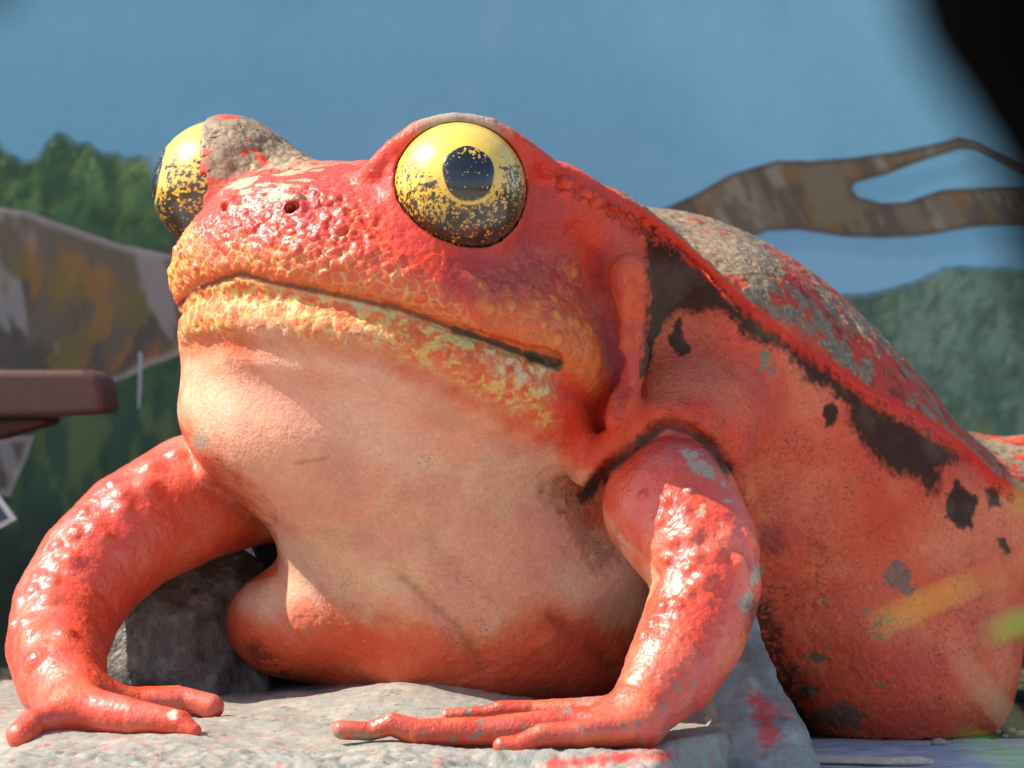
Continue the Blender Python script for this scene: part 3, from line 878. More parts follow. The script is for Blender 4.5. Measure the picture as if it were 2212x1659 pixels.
# bare chips on the near arm
for a, b, rx, ry, an in ((1515, 1010, 34, 17, 35), (1490, 983, 26, 12, 20), (1513, 1107, 13, 10, -40), (1574, 1082, 16, 9, 25), (1557, 1134, 12, 7, 20), (1490, 1058, 12, 7, 0),
                     (1453, 1267, 20, 11, -20), (1632, 1245, 15, 34, 15), (1612, 1300, 14, 36, 20), (1560, 1045, 10, 7, 30), (1520, 1090, 9, 6, 0), (159, 1150, 18, 15, 0), (432, 955, 26, 24, 30)):
    ca, sa = math.cos(math.radians(an)), math.sin(math.radians(an))
    u_ = ((px - a) * ca + (py - b) * sa) / rx; v_ = (-(px - a) * sa + (py - b) * ca) / ry
    w = sstep(1.0, .75, np.hypot(u_, v_) * (1.25 if rx < 20 else 1) + (nz_q - .5) * 2.2)
    col = mixc(col, S(156, 144, 118), w * .85); rough = rough * (1 - w) + .6 * w
# ---- shoulder arch and flap
sh = sstep(60, 15, line_d(px, py, [(1300, 960), (1360, 900), (1440, 880), (1540, 905), (1600, 960)]) + (nz_p - .5) * 60)
col = mixc(col, S(208, 64, 42), sh * .6 * notarm)
fp = sstep(-4, 10, poly_sd(px, py, [(1316, 600), (1325, 560), (1362, 548), (1400, 570), (1405, 650), (1397, 780), (1385, 815), (1350, 900), (1320, 880), (1300, 740)]))
col = mixc(col, S(206, 92, 60), fp * .7)
col = mixc(col, S(176, 56, 68), fp * sstep(.45, .6, nz_p + .12 * sstep(640, 760, py)) * .6)
col = mixc(col, S(166, 50, 62), sstep(34, 8, line_d(px, py, [(1285, 560), (1305, 660), (1325, 760), (1338, 840)])) * .6)
# bare grey-tan cement on top surfaces: back, lids, bridge
backz = sstep(4, -8, dr_) * (px > 1330) * sstep(.15, .4, Nv[:, 2])
bare = np.interp(px, [1380, 1500, 1620, 1720, 1850, 2000, 2150, 2250], [.30, .10, .24, .46, .44, .42, .40, .35])
bare = bare + .08 * sstep(-40, -4, dr_) - .10 * (px < 1650)
chip = sstep(bare - .08, bare + .08, (fbm(V * np.array([1, 1, 1.0], np.float32), 13, 6, 69, .68) - .5) * 1.9 + .42)
col = mixc(col, S(190, 58, 44), backz * .9)
col = mixc(col, S(130, 110, 84), backz * chip * .95)
col = mixc(col, S(156, 146, 122), backz * chip * sstep(.52, .7, spk2) * .6)
col = mixc(col, S(92, 82, 66), backz * chip * sstep(.52, .66, nz_q) * .6)
col = mixc(col, S(110, 36, 34), backz * (1 - chip) * sstep(.56, .68, fbm(V, 22, 4, 70, .6)) * .7)
rough = rough * (1 - backz) + .5 * backz
lidf = sstep(-14, 10, poly_sd(px, py, [(405, 215), (490, 215), (590, 250), (660, 300), (715, 352), (610, 366), (540, 366), (500, 392), (455, 400), (420, 300)]) + (nz_p - .5) * 40) * (V[:, 1] > .15)
col = mixc(col, S(138, 122, 96), lidf * .96)
col = mixc(col, S(96, 80, 60), lidf * sstep(.12, .03, gapu) * .6)
col = mixc(col, S(206, 60, 44), lidf * sstep(.66, .69, fbm(V, 24, 3, 73)) * .9)
rough = rough * (1 - lidf) + .52 * lidf
br = sstep(-10, 16, poly_sd(px, py, [(470, 400), (560, 360), (700, 352), (800, 352), (820, 380), (740, 420), (650, 430), (560, 450), (500, 470)])) * headm
strk = fbm(V * np.array([.35, .35, 1.6], np.float32), 40, 4, 74, .6)
col = mixc(col, S(172, 160, 128), br * sstep(.53, .58, strk) * .9)
lt = sstep(20, 8, np.abs(dne - near_r * 1.07) * 900) * sstep(310, 255, py + (nz_q - .5) * 30) * (px > 860) * (px < 1110)
col = mixc(col, S(150, 142, 120), lt * .9)
# flank: bare patches, green-grey flecks, hairline dirt
for a, b, rx, ry, an in ((1938, 1240, 26, 26, 0), (1960, 1270, 22, 14, 30), (1760, 1420, 22, 10, 20), (1800, 1545, 60, 24, -8), (1830, 1560, 30, 14, 30), (1868, 1318, 9, 7, 0), (1895, 1345, 12, 9, -30),
                         (1918, 1335, 9, 13, 0), (1898, 1375, 10, 8, 0), (1655, 775, 12, 22, 10), (1668, 800, 14, 12, 0), (1750, 1490, 16, 9, 0), (1905, 1480, 9, 5, 0), (1780, 1300, 8, 5, 0)):
    ca, sa = math.cos(math.radians(an)), math.sin(math.radians(an))
    u_ = ((px - a) * ca + (py - b) * sa) / rx; v_ = (-(px - a) * sa + (py - b) * ca) / ry
    w = sstep(1.1, .9, np.hypot(u_, v_) + (nz_q - .5) * 2.0)
    g_ = S(96, 110, 76) if rx < 14 else S(98, 88, 72)
    col = mixc(col, g_, w * .9)
flank = (px > 1400) * (dr_ > 40) * notarm
crk = np.abs(fbm(V, 34, 4, 75, .6) - .5)
col = mixc(col, S(84, 34, 26), flank * sstep(.022, .006, crk) * sstep(.45, .6, nz_mid) * .65)
speck = np.maximum(speck, flank * .52 * sstep(.38, .6, nz_p)); speck = np.maximum(speck, arms * .40 * sstep(.4, .6, nz_mid))
col = mixc(col, S(222, 130, 100), flank * sstep(.45, .85, fbm(V, 5.5, 4, 76)) * .5)
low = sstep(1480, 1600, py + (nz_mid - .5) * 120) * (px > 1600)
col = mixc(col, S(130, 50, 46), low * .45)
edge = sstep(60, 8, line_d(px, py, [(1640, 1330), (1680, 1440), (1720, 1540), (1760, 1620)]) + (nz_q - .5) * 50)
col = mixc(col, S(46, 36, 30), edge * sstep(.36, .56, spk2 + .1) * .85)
pb = sstep(46, 20, np.hypot(px - 1665, py - 1165) + (nz_q - .5) * 30)
col = mixc(col, S(96, 36, 58), pb * .5 * notarm)
# ---- black along the ridge, hollow and spots
below = sstep(0, 12, dr_)
top = np.interp(px, [1380, 1440, 1560, 1700, 1900, 2100], [22, 26, 30, 26, 34, 30])
band_poly = [(1390, 508), (1440, 530), (1507, 568), (1546, 606), (1584, 636), (1623, 668), (1661, 702), (1699, 738), (1738, 752), (1791, 791), (1839, 834), (1901, 880), (1959, 914), (2031, 952), (2103, 990),
             (2103, 997), (2055, 1002), (2031, 1016), (2026, 1064), (2002, 1060), (1983, 1031), (1935, 1026), (1901, 1002), (1872, 964), (1843, 925), (1834, 880), (1791, 842), (1747, 826), (1719, 786), (1699, 752),
             (1671, 752), (1637, 735), (1603, 721), (1584, 687), (1546, 673), (1488, 668), (1450, 676), (1426, 709), (1397, 805), (1384, 815), (1396, 740), (1406, 650), (1400, 560)]
bl = sstep(-13, 13, poly_sd(px, py, band_poly) + (nz_q - .5) * 26 + (fbm(V, 110, 3, 79) - .5) * 26 + (nz_p - .5) * 22) * (px > 1380)
hollow = patch([(1398, 530), (1440, 560), (1500, 640), (1470, 650), (1432, 690), (1412, 745), (1400, 790), (1388, 812), (1392, 760), (1406, 690), (1410, 620)], 4, 6, nz_q)
bl = np.clip(bl + hollow, 0, 1) * (V[:, 1] < 1.3)
spots = [[(1452, 688), (1470, 680), (1482, 700), (1478, 725), (1495, 742), (1492, 765), (1470, 770), (1445, 752), (1440, 732)],
         [(1775, 880), (1800, 865), (1815, 875), (1808, 900), (1800, 925), (1782, 928), (1778, 905)],
         [(2045, 1060), (2065, 1035), (2085, 1050), (2112, 1075), (2112, 1110), (2098, 1140), (2075, 1143), (2040, 1120), (2036, 1090)],
         [(2125, 1055), (2145, 1045), (2162, 1065), (2160, 1095), (2135, 1098)],
         [(2152, 1160), (2175, 1158), (2185, 1185), (2192, 1195), (2172, 1200), (2155, 1180)],
         [(1995, 1000), (2020, 990), (2028, 1040), (2008, 1060), (1985, 1040)]]
for sp_ in spots:
    bl = np.maximum(bl, sstep(-3, 4, poly_sd(px, py, sp_) - 3 + (nz_p - .5) * 26 + (nz_q - .5) * 14))
blk = mixc(np.tile(BLACK, (len(V), 1)).astype(np.float32), S(70, 62, 48), sstep(.42, .66, nz_mid))
rough = rough * (1 - bl) + .8 * bl
w = (bl * .93)[:, None]
col = col * (1 - w) + blk * w
redrim = sstep(-10, 2, dr_) * sstep(top + 14, top - 12, dr_ + (nz_q - .5) * 40) * (px > 1150) * (px < 2190)
col = mixc(col, S(206, 46, 30), redrim * .9 * (V[:, 1] < 1.1))
col = mixc(col, S(40, 34, 32), redrim * sstep(.60, .68, fbm(V, 70, 3, 68, .65)) * sstep(8, 26, dr_) * .8)
dirtc = sstep(.10, .03, k2 - k1) * knots
col = mixc(col, S(60, 26, 22), dirtc * .5 * sstep(4, 18, dr_))
# overall mottling and fine speckle
col *= (.90 + .20 * nz_p)[:, None]
rough = rough + (nz_q - .5) * .12 - snout * .12 * (dm < -30)
rough = rough * (1 - th) + .58 * th
crack = np.clip(.50 * flank + .8 * redrim * sstep(6, 20, dr_) + .22 * arms + .08 * th + .38 * headm * sstep(10, -10, snout * 30) * (1 - th) + .26 * chest, 0, .85) * (1 - .5 * bl)
gloss = np.clip(.75 * arms + .4 * snout * sstep(20, -60, dm) + .15 * headm, 0, 1) * (1 - bl)
grey_ = np.clip(col.min(1) / (col.max(1) + 1e-6), 0, 1)
gloss = gloss * sstep(.75, .45, grey_)
col[:, 2] *= .72 + .28 * sstep(.10, .30, grey_)
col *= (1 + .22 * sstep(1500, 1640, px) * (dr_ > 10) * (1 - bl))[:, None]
skin_mat = painted_mat("weathered_red_paint", pore=.62, pore_scale=170, grain=.15, spec=.28, bump_dist=.003, speck=True)

frog = empty("frog_statue", (0.25, 0.55, 0.0))
tag(frog, "giant red frog statue with bulging yellow eyes crouching on a grey painted rock", "statue")
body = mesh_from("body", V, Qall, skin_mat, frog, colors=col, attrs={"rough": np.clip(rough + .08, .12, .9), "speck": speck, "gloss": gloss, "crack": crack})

# ------------------------------------------------------------------ eyes
def eye_mat(name):
    m = painted_mat(name, pore=.22, pore_scale=90, grain=.08, spec=.6, coat=.5, bump_dist=.002, pits=False)
    m.node_tree.nodes["Principled BSDF"].inputs["Coat Roughness"].default_value = .14
    return m
eyem = eye_mat("glossy_eye_paint")

def eye_frame(e):
    e = e / np.linalg.norm(e); up = np.array([0, 0, 1.0]); a = np.cross(up, e); a /= np.linalg.norm(a); b = np.cross(e, a)
    return a, b, e
def build_eye(key, sgn):
    c, e, r = eyes[key]
    if key == 'far': e = np.array([-.965, -.13, .22])
    a, b, e = eye_frame(e)
    nu, nv = (400, 200) if key == 'near' else (260, 130)
    th_ = np.linspace(0, math.pi, nv + 1)[1:-1]; ph = np.arange(nu) / nu * 2 * math.pi
    T, Ph = np.meshgrid(th_, ph, indexing='ij')
    n = (np.sin(T)[..., None] * (np.cos(Ph)[..., None] * a + np.sin(Ph)[..., None] * b) + np.cos(T)[..., None] * e).reshape(-1, 3)
    n = np.concatenate([n, [e], [-e]]).astype(np.float32)
    i0 = np.arange(nv - 2)[:, None] * nu + np.arange(nu)[None]
    i1 = np.arange(nv - 2)[:, None] * nu + (np.arange(nu)[None] + 1) % nu
    Fq = np.stack([i0, i0 + nu, i1 + nu, i1], -1).reshape(-1, 4)
    tris = [(len(n) - 2, k, (k + 1) % nu) for k in range(nu)] + [(len(n) - 1, (nv - 2) * nu + (k + 1) % nu, (nv - 2) * nu + k) for k in range(nu)]
    Ve = c + n * r * (1 + (vnoise(n, 5, 80)[:, None] - .5) * .006)
    x_, y_, z_ = n @ a * sgn, n @ b, n @ e
    q = n * r / .147
    # distance from the pupil's rim drives where the black washes lie
    f = fbm(n, 24, 6, 81, .70); g = fbm(n, 9, 4, 82); fs = vnoise(n, 60, 83)
    dens = np.interp(n[:, 2], [-1, -.75, -.45, -.2, .05, .3, .5, 1], [.64, .63, .60, .54, .46, .38, .27, .22])
    dens = dens + (g - .5) * .24 + .07 * sstep(.3, .7, x_) * (n[:, 2] < .55)
    rad = np.arccos(np.clip(z_, -1, 1))
    dens = dens - .10 * sstep(.66, .50, rad) * sstep(-.45, -.2, y_)
    blackw = sstep(-.010, .020, dens - f)
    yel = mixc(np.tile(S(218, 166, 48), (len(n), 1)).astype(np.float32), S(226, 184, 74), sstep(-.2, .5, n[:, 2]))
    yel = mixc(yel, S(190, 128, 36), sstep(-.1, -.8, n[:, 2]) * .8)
    ce = mixc(yel, S(26, 23, 24), blackw * .96)
    # strokes of black running to the pupil
    ang = np.arctan2(y_, x_); rad = np.arccos(np.clip(z_, -1, 1))
    for a0, r0, r1, wd in ((math.radians(195), .46, .82, .05), (math.radians(245), .5, 1.1, .05), (math.radians(285), .5, 1.3, .05), (math.radians(10), .5, .8, .03)):
        dd = np.abs((ang - a0 + math.pi) % (2 * math.pi) - math.pi) * np.sin(rad)
        ce = mixc(ce, S(24, 22, 24), sstep(wd, wd * .5, dd + (f - .5) * .18) * sstep(r0 - .03, r0, rad) * sstep(r1, r1 - .15, rad) * .95)
    ce = mixc(ce, S(214, 176, 70), sstep(.035, .015, np.abs(rad - .468)) * sstep(.3, -.2, y_) * .9)
    ce = mixc(ce, S(24, 20, 20), sstep(1.30, 1.40, rad) * .9 * sstep(.2, -.5, n[:, 2]))
    ce = mixc(ce, S(40, 26, 18), sstep(1.37, 1.43, rad + (g - .5) * .06) * .85)
    o = mesh_from("eye", Ve, Fq.tolist() + tris, eyem, frog, colors=ce, attrs={"rough": np.full(len(n), .30 if key == 'near' else .28)})
    # the pupil: a raised lens with a rounded rim
    nr, na = 60, 180
    rr_ = np.linspace(0, 1, nr + 1)[1:]; an = np.arange(na) / na * 2 * math.pi
    RR, AN = np.meshgrid(rr_, an, indexing='ij')
    out = .42 * (1 + .06 * np.cos(2 * AN + math.pi) - .07 * sstep(.5, 1.0, np.sin(AN)) + .015 * np.sin(5 * AN))
    rad2 = RR * out
    lift = r * (.022 * np.sqrt(np.clip(1 - RR ** 6, 0, 1)) - .004)
    d2 = (np.sin(rad2)[..., None] * (np.cos(AN)[..., None] * a * sgn + np.sin(AN)[..., None] * b) + np.cos(rad2)[..., None] * e)
    Vp = (c + d2 * (r + lift)[..., None]).reshape(-1, 3)
    nn = d2.reshape(-1, 3).astype(np.float32)
    Vp = np.concatenate([Vp, [c + e * r * 1.018]]); nn = np.concatenate([nn, [e]]).astype(np.float32)
    j0 = np.arange(nr - 1)[:, None] * na + np.arange(na)[None]; j1 = np.arange(nr - 1)[:, None] * na + (np.arange(na)[None] + 1) % na
    Fp = np.stack([j0, j0 + na, j1 + na, j1], -1).reshape(-1, 4).tolist() + [(len(Vp) - 1, k, (k + 1) % na) for k in range(na)]
    if sgn < 0: Fp = [t[::-1] for t in Fp]
    cp = np.tile(S(20, 20, 26), (len(Vp), 1)).astype(np.float32)
    xx, yy = nn @ a * sgn, nn @ b
    fl_ = fbm(nn, 24, 4, 84, .6)
    cp = mixc(cp, S(214, 172, 64), sstep(.70, .735, fl_ + .19 * sstep(.10, .40, yy) * sstep(-.30, .15, xx) + .04 * sstep(.25, .4, yy)) * .95)
    cp = mixc(cp, S(214, 176, 70), sstep(.97, .99, np.concatenate([RR.ravel(), [0]])) * sstep(.1, -.2, yy) * .9)
    mesh_from("pupil", Vp - np.array(frog.location), Fp, eyem, None, colors=cp, attrs={"rough": np.full(len(Vp), .26)}).parent = o
    return o
build_eye('near', 1)
build_eye('far', 1)
# ------------------------------------------------------------------ rock, stone, ground
def height_rock():
    xs = np.arange(-1.9, 0.47, 0.0075); ys = np.arange(-1.35, 0.95, 0.009)
    X, Y = np.meshgrid(xs, ys, indexing='ij')
    Pn = np.stack([X.ravel(), Y.ravel(), np.zeros(X.size)], 1).astype(np.float32)
    x, y = Pn[:, 0], Pn[:, 1]
    z = .085 + .026 * sstep(-.45, .25, y) + .042 * np.exp(-((x + .24) / .26) ** 2) * sstep(-.25, .22, y)
    z = z - .035 * sstep(-.6, -1.2, y) + .02 * sstep(-.6, -.95, x) * 0
    z = z - .05 * sstep(-.98, -1.12, x) * sstep(.2, -.4, y)
    fr_ = .35 + 1.3 * sstep(-.3, -.6, y)
    z += (fbm(Pn, 6, 4, 90) - .5) * .030 + ((fbm(Pn, 24, 4, 91) - .5) * .016 + (fbm(Pn, 80, 4, 92, .6) - .5) * .012) * fr_
    # broken edge at the right end and to the front
    edge = .37 + .17 * sstep(-.42, -.1, y) - .16 * sstep(-.5, -.75, y) + (fbm(Pn, 7, 4, 93) - .5) * .10 - .12 * sstep(-.4, -1.2, y) 
    fall = sstep(edge - .085, edge + .01, x)
    ledge = sstep(-.50, -.56, y + (fbm(Pn, 12, 3, 94) - .5) * .05) * sstep(-.22, -.02, x)
    z = z - ledge * .030
    z = z * (1 - fall) - .03 * fall
    Pn[:, 2] = z
    nx, ny = len(xs), len(ys)
    i = (np.arange(nx - 1)[:, None] * ny + np.arange(ny - 1)[None])
    Fq = np.stack([i, i + ny, i + ny + 1, i + 1], -1).reshape(-1, 4)
    return Pn, Fq.astype(np.int32)

rockV, rockF = height_rock()
rn = vnormals(rockV, rockF)
rp1 = fbm(rockV, 20, 5, 95, .62); rp2 = fbm(rockV, 70, 4, 96, .6); rp3 = fbm(rockV, 7, 3, 97)
rc = np.tile(S(136, 132, 119), (len(rockV), 1)).astype(np.float32)
rc = mixc(rc, S(156, 151, 136), sstep(.5, .65, rp1) * .7)
rc = mixc(rc, S(140, 139, 132), sstep(.52, .38, rp1) * .6)
rc = mixc(rc, S(60, 56, 50), sstep(.66, .74, rp2) * .6)
qx, qy = proj(rockV)
rc = mixc(rc, S(200, 80, 66), sstep(.665, .71, fbm(rockV, 60, 4, 98, .65) + .04 * sstep(.5, .62, rp3) - .03 * sstep(300, 700, qx) + .04 * sstep(1000, 1300, qx)) * .5)
rc = mixc(rc, S(204, 60, 46), sstep(16, 3, np.abs(line_d(qx, qy, [(1190, 1650), (1300, 1640), (1380, 1632), (1450, 1630)])) + (rp2 - .5) * 34) * .85)
rock_mat = painted_mat("grey_painted_rock", pore=.45, pore_scale=120, grain=.16, spec=.4, bump_dist=.005)
rock = empty("rock", (-0.7, -0.2, 0.0))
tag(rock, "pale grey painted rock slab under the frog's hands with red paint flecks", "rock")
mesh_from("slab", rockV, rockF, rock_mat, rock, colors=rc, attrs={"rough": np.clip(.55 + (rp1 - .5) * .2, 0, 1)})

def plane_solid(planes, center, k=0.012, noise=((9, .02, 1), (40, .006, 2))):
    """convex stone: list of (normal, distance); broken up with noise"""
    pl = [(np.asarray(n, np.float32) / np.linalg.norm(n), d) for n, d in planes]
    c = np.asarray(center, np.float32)
    def fn(X):
        q = X - c; d = None
        for n, off in pl:
            v = q @ n - off
            d = v if d is None else smax(d, v, k)
        return d.astype(np.float32)
    S_ = Solid()
    S_.add(fn, c - 2, c + 2, 0.03)
    return S_

# dark wedge beside the near arm: peak behind the forearm, sloping down to the right
def wedge_fn(X):
    x, y, z = X[:, 0], X[:, 1], X[:, 2]
    n1 = fbm(X, 8, 3, 101) - .5; n2 = fbm(X, 34, 3, 102) - .5
    a = np.interp(z, [-.02, .04, .14, .22, .30, .37, .45], [.665, .655, .600, .570, .540, .505, .44]).astype(np.float32)
    r = x - a                                    # right flank
    f = -(y + .16 + (z - .05) * -1.05)                 # front slope leaning back
    b = y - .62
    l = .41 - x
    d = smax(smax(r * .85, f * .69, .05), smax(b, l, .03), .04)
    return d + n1 * .045 + n2 * .008
Wd = Solid(); Wd.add(lambda X: wedge_fn(X).astype(np.float32), np.array([.1, -.3, -.05]), np.array([.75, .66, .50]), .03)
wv, wq = surface_net(Wd, (.05, -.4, -.04), (.8, .7, .52), .006)
wn_ = vnormals(wv, wq)
wv = wv + wn_ * ((fbm(wv, 60, 4, 103) - .5) * .006)[:, None]
wx, wy = proj(wv)
wc = np.tile(S(132, 130, 124), (len(wv), 1)).astype(np.float32)
wc = mixc(wc, S(156, 154, 146), sstep(.5, .66, fbm(wv, 18, 5, 104, .6)) * .7)
wc = mixc(wc, S(96, 92, 86), sstep(.52, .64, fbm(wv, 14, 4, 105)) * .6)
wc = mixc(wc, S(196, 60, 48), sstep(30, 6, line_d(wx, wy, [(1640, 1510), (1655, 1560), (1665, 1590)]) + (fbm(wv, 60, 3, 106) - .5) * 60) * .8)
wc = mixc(wc, S(176, 76, 66), sstep(.60, .68, fbm(wv, 26, 4, 107)) * sstep(1600, 1680, wx) * .5)
mesh_from("wedge", wv, wq, rock_mat, rock, colors=wc, attrs={"rough": np.full(len(wv), .6)})

# dark angular stone between the far arm and the chest
def stone_fn(X):
    q = X - np.array([-.790, .62, .20], np.float32)
    q = q + (fbm(X, 6, 2, 111)[:, None] - .5) * .03
    d = None
    for n, off in (((-.25, -.80, .25), .14), ((.62, -.75, .20), .135), ((-.75, -.45, .40), .17), ((.25, -.62, .75), .165), ((-.3, -.1, .95), .30), ((.7, .2, .7), .30),
                   ((.95, -.1, .1), .22), ((-.95, .1, .1), .26), ((0, 1, 0), .3), ((-.2, -.95, -.2), .165), ((.35, -.93, 0), .155)):
        n = np.asarray(n, np.float32); n /= np.linalg.norm(n)
        v = q @ n - off
        d = v if d is None else smax(d, v, .006)
    return (d + (fbm(X, 26, 3, 112) - .5) * .007).astype(np.float32)
Sd = Solid(); Sd.add(stone_fn, np.array([-1.2, .3, -.02]), np.array([-.45, 1.1, .60]), .03)
sv, sq = surface_net(Sd, (-1.2, .3, -.02), (-.4, 1.1, .64), .007)
sn = vnormals(sv, sq)
sv = sv + sn * ((fbm(sv, 90, 3, 113) - .5) * .006)[:, None]
sc = np.tile(S(92, 82, 72), (len(sv), 1)).astype(np.float32)
sc = mixc(sc, S(122, 116, 112), sstep(.5, .66, fbm(sv, 22, 5, 114, .6)) * .8)
sc = mixc(sc, S(40, 33, 28), sstep(.52, .66, fbm(sv, 12, 4, 115)) * .7)
stone_mat = painted_mat("dark_stone", pore=.7, pore_scale=110, grain=.2, spec=.5, bump_dist=.005)
st_ = mesh_from("boulder", sv, sq, stone_mat, None, colors=sc, attrs={"rough": np.full(len(sv), .42)})
tag(st_, "dark angular stone in the gap between the frog's bent left-hand arm and chest", "stone")
# bank behind it, coloured near-black to stand for the gap's shade
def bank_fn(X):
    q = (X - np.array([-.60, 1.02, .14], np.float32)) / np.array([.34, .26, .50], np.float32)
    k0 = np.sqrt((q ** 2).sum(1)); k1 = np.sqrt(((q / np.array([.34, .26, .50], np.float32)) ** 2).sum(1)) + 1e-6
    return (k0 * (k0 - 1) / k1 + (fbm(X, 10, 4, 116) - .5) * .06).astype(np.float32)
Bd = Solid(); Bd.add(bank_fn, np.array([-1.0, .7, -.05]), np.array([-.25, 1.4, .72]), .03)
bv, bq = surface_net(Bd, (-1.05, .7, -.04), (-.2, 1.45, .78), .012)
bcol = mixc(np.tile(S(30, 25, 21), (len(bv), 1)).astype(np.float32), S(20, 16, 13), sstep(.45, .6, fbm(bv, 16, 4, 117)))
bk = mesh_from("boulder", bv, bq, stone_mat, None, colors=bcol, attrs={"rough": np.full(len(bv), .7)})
tag(bk, "rough rock coloured blackish to stand for shade behind the angular stone, under the frog's arm", "stone")

# ground sheets
soil = painted_mat("dark_soil", rough_attr=False, rough=.95, use_paint=True, pore=1.0, pore_scale=60, grain=.4, bump_dist=.02, spec=.2)
def sheet(name, x0, x1, y0, y1, z, nx, ny, colf, mat, amp=0, parent=None):
    xs = np.linspace(x0, x1, nx); ys = np.linspace(y0, y1, ny)
    X, Y = np.meshgrid(xs, ys, indexing='ij')
    Vg = np.stack([X.ravel(), Y.ravel(), np.full(X.size, z)], 1).astype(np.float32)
    if amp: Vg[:, 2] += (fbm(Vg, 14, 4, 120) - .5) * amp
    i = (np.arange(nx - 1)[:, None] * ny + np.arange(ny - 1)[None])
    Fq = np.stack([i, i + ny, i + ny + 1, i + 1], -1).reshape(-1, 4).astype(np.int32)
    return mesh_from(name, Vg, Fq, mat, parent, colors=colf(Vg))
def soil_col(Vg):
    c = mixc(np.tile(S(62, 52, 42), (len(Vg), 1)).astype(np.float32), S(104, 90, 70), sstep(.5, .66, fbm(Vg, 20, 4, 121)))
    return mixc(c, S(40, 44, 34), sstep(.5, .6, fbm(Vg, 6, 3, 122)))
g = sheet("ground", -40, 40, -40, 40, -.02, 60, 60, soil_col, soil); tag(g, kind="structure")
g2 = sheet("soil_bed", -4.2, 4.2, .64, 2.78, -.004, 260, 100, soil_col, soil, .05); tag(g2, kind="structure")
pave_mat = painted_mat("bluegrey_paving", rough_attr=False, rough=.8, pore=.6, pore_scale=90, grain=.15, bump_dist=.004, spec=.3)
def pave_col(Vg):
    c = mixc(np.tile(S(150, 156, 168), (len(Vg), 1)).astype(np.float32), S(176, 178, 180), sstep(.45, .65, fbm(Vg, 12, 4, 123)))
    return mixc(c, S(100, 98, 100), sstep(.6, .7, fbm(Vg, 50, 4, 124)) * .6)
bounce = sheet("bounce_ground", -6, 6, -14.0, -1.6, -.004, 60, 60, lambda Vg: mixc(np.tile(S(200, 184, 158), (len(Vg), 1)).astype(np.float32), S(176, 160, 136), sstep(.45, .65, fbm(Vg, 4, 4, 126))), pave_mat); tag(bounce, kind="structure")  # unseen pale ground added to bounce warm light up onto the throat
pv = sheet("paving", -5, 5, -1.7, .66, 0.0, 260, 100, pave_col, pave_mat, .006); tag(pv, kind="structure")

# ------------------------------------------------------------------ mural wall
WY = 2.8
WK = 1.08                      # overall depth of the mural's pigments
wallm = painted_mat("mural_paint", rough_attr=False, rough=.75, pore=.2, pore_scale=45, grain=.05, bump_dist=.002, spec=.25, pits=False)
mural = empty("mural_wall", (0, WY, 0))
tag(mural, "painted mural wall of blue sky, trees and branches behind the frog", "wall")

def brush(Vg, f, seed, an=0.0, st=3.0):
    ca, sa = math.cos(an), math.sin(an)
    q = np.stack([(Vg[:, 0] * ca + Vg[:, 2] * sa), np.zeros(len(Vg)), (-Vg[:, 0] * sa + Vg[:, 2] * ca) / st], 1).astype(np.float32)
    return fbm(q, f, 4, seed, .55)

def sky_col(Vg):
    a, b = proj(Vg)
    t = np.clip(b / 700.0, 0, 1)
    c = np.tile(S(86, 135, 160), (len(Vg), 1)).astype(np.float32)
    c = mixc(c, S(100, 147, 168), sstep(1100, 2000, a) * .8)
    c = mixc(c, S(108, 152, 176), sstep(.45, .75, brush(Vg, 2.2, 130, .4, 2)) * .55)
    c = mixc(c, S(78, 127, 154), sstep(.5, .75, brush(Vg, 3.0, 131, -.2, 2)) * .5)
    c = mixc(c, S(104, 150, 176), sstep(0, 300, 120 - np.abs(b - 60)) * .4)
    c = mixc(c, S(116, 140, 160), sstep(40, 8, line_d(a, b, [(1070, 20), (1040, 110), (1015, 200)])) * sstep(.4, .6, brush(Vg, 14, 132, .3, 2)) * .5)
    c = mixc(c, S(112, 148, 178), sstep(1400, 2000, a) * sstep(450, 650, b) * .7)
    c = mixc(c, S(120, 160, 182), np.full(len(Vg), .22))
    c = mixc(c, S(70, 108, 132), sstep(.60, .72, fbm(Vg, 5, 5, 134, .6)) * .08)
    return c * np.array([1.40, 1.42, 1.31], np.float32)
V0, Q0 = [], []
wall_plaster = sheet("plaster", -4.0, 4.0, 0, 1, 0, 2, 2, lambda v: np.ones((len(v), 3)), wallm)
bpy.data.objects.remove(wall_plaster)
def wall_grid(x0, x1, z0, z1, step, y):
    xs = np.arange(x0, x1 + step, step); zs = np.arange(z0, z1 + step, step)
    X, Z = np.meshgrid(xs, zs, indexing='ij')
    Vg = np.stack([X.ravel(), np.full(X.size, y), Z.ravel()], 1).astype(np.float32)
    nz_ = len(zs)
    i = (np.arange(len(xs) - 1)[:, None] * nz_ + np.arange(nz_ - 1)[None])
    Fq = np.stack([i, i + nz_, i + nz_ + 1, i + 1], -1).reshape(-1, 4).astype(np.int32)
    return Vg, Fq
Vg, Fq = wall_grid(-4.8, 4.8, -.1, 3.0, .020, WY)
cg = sky_col(Vg)
n0 = len(Vg)
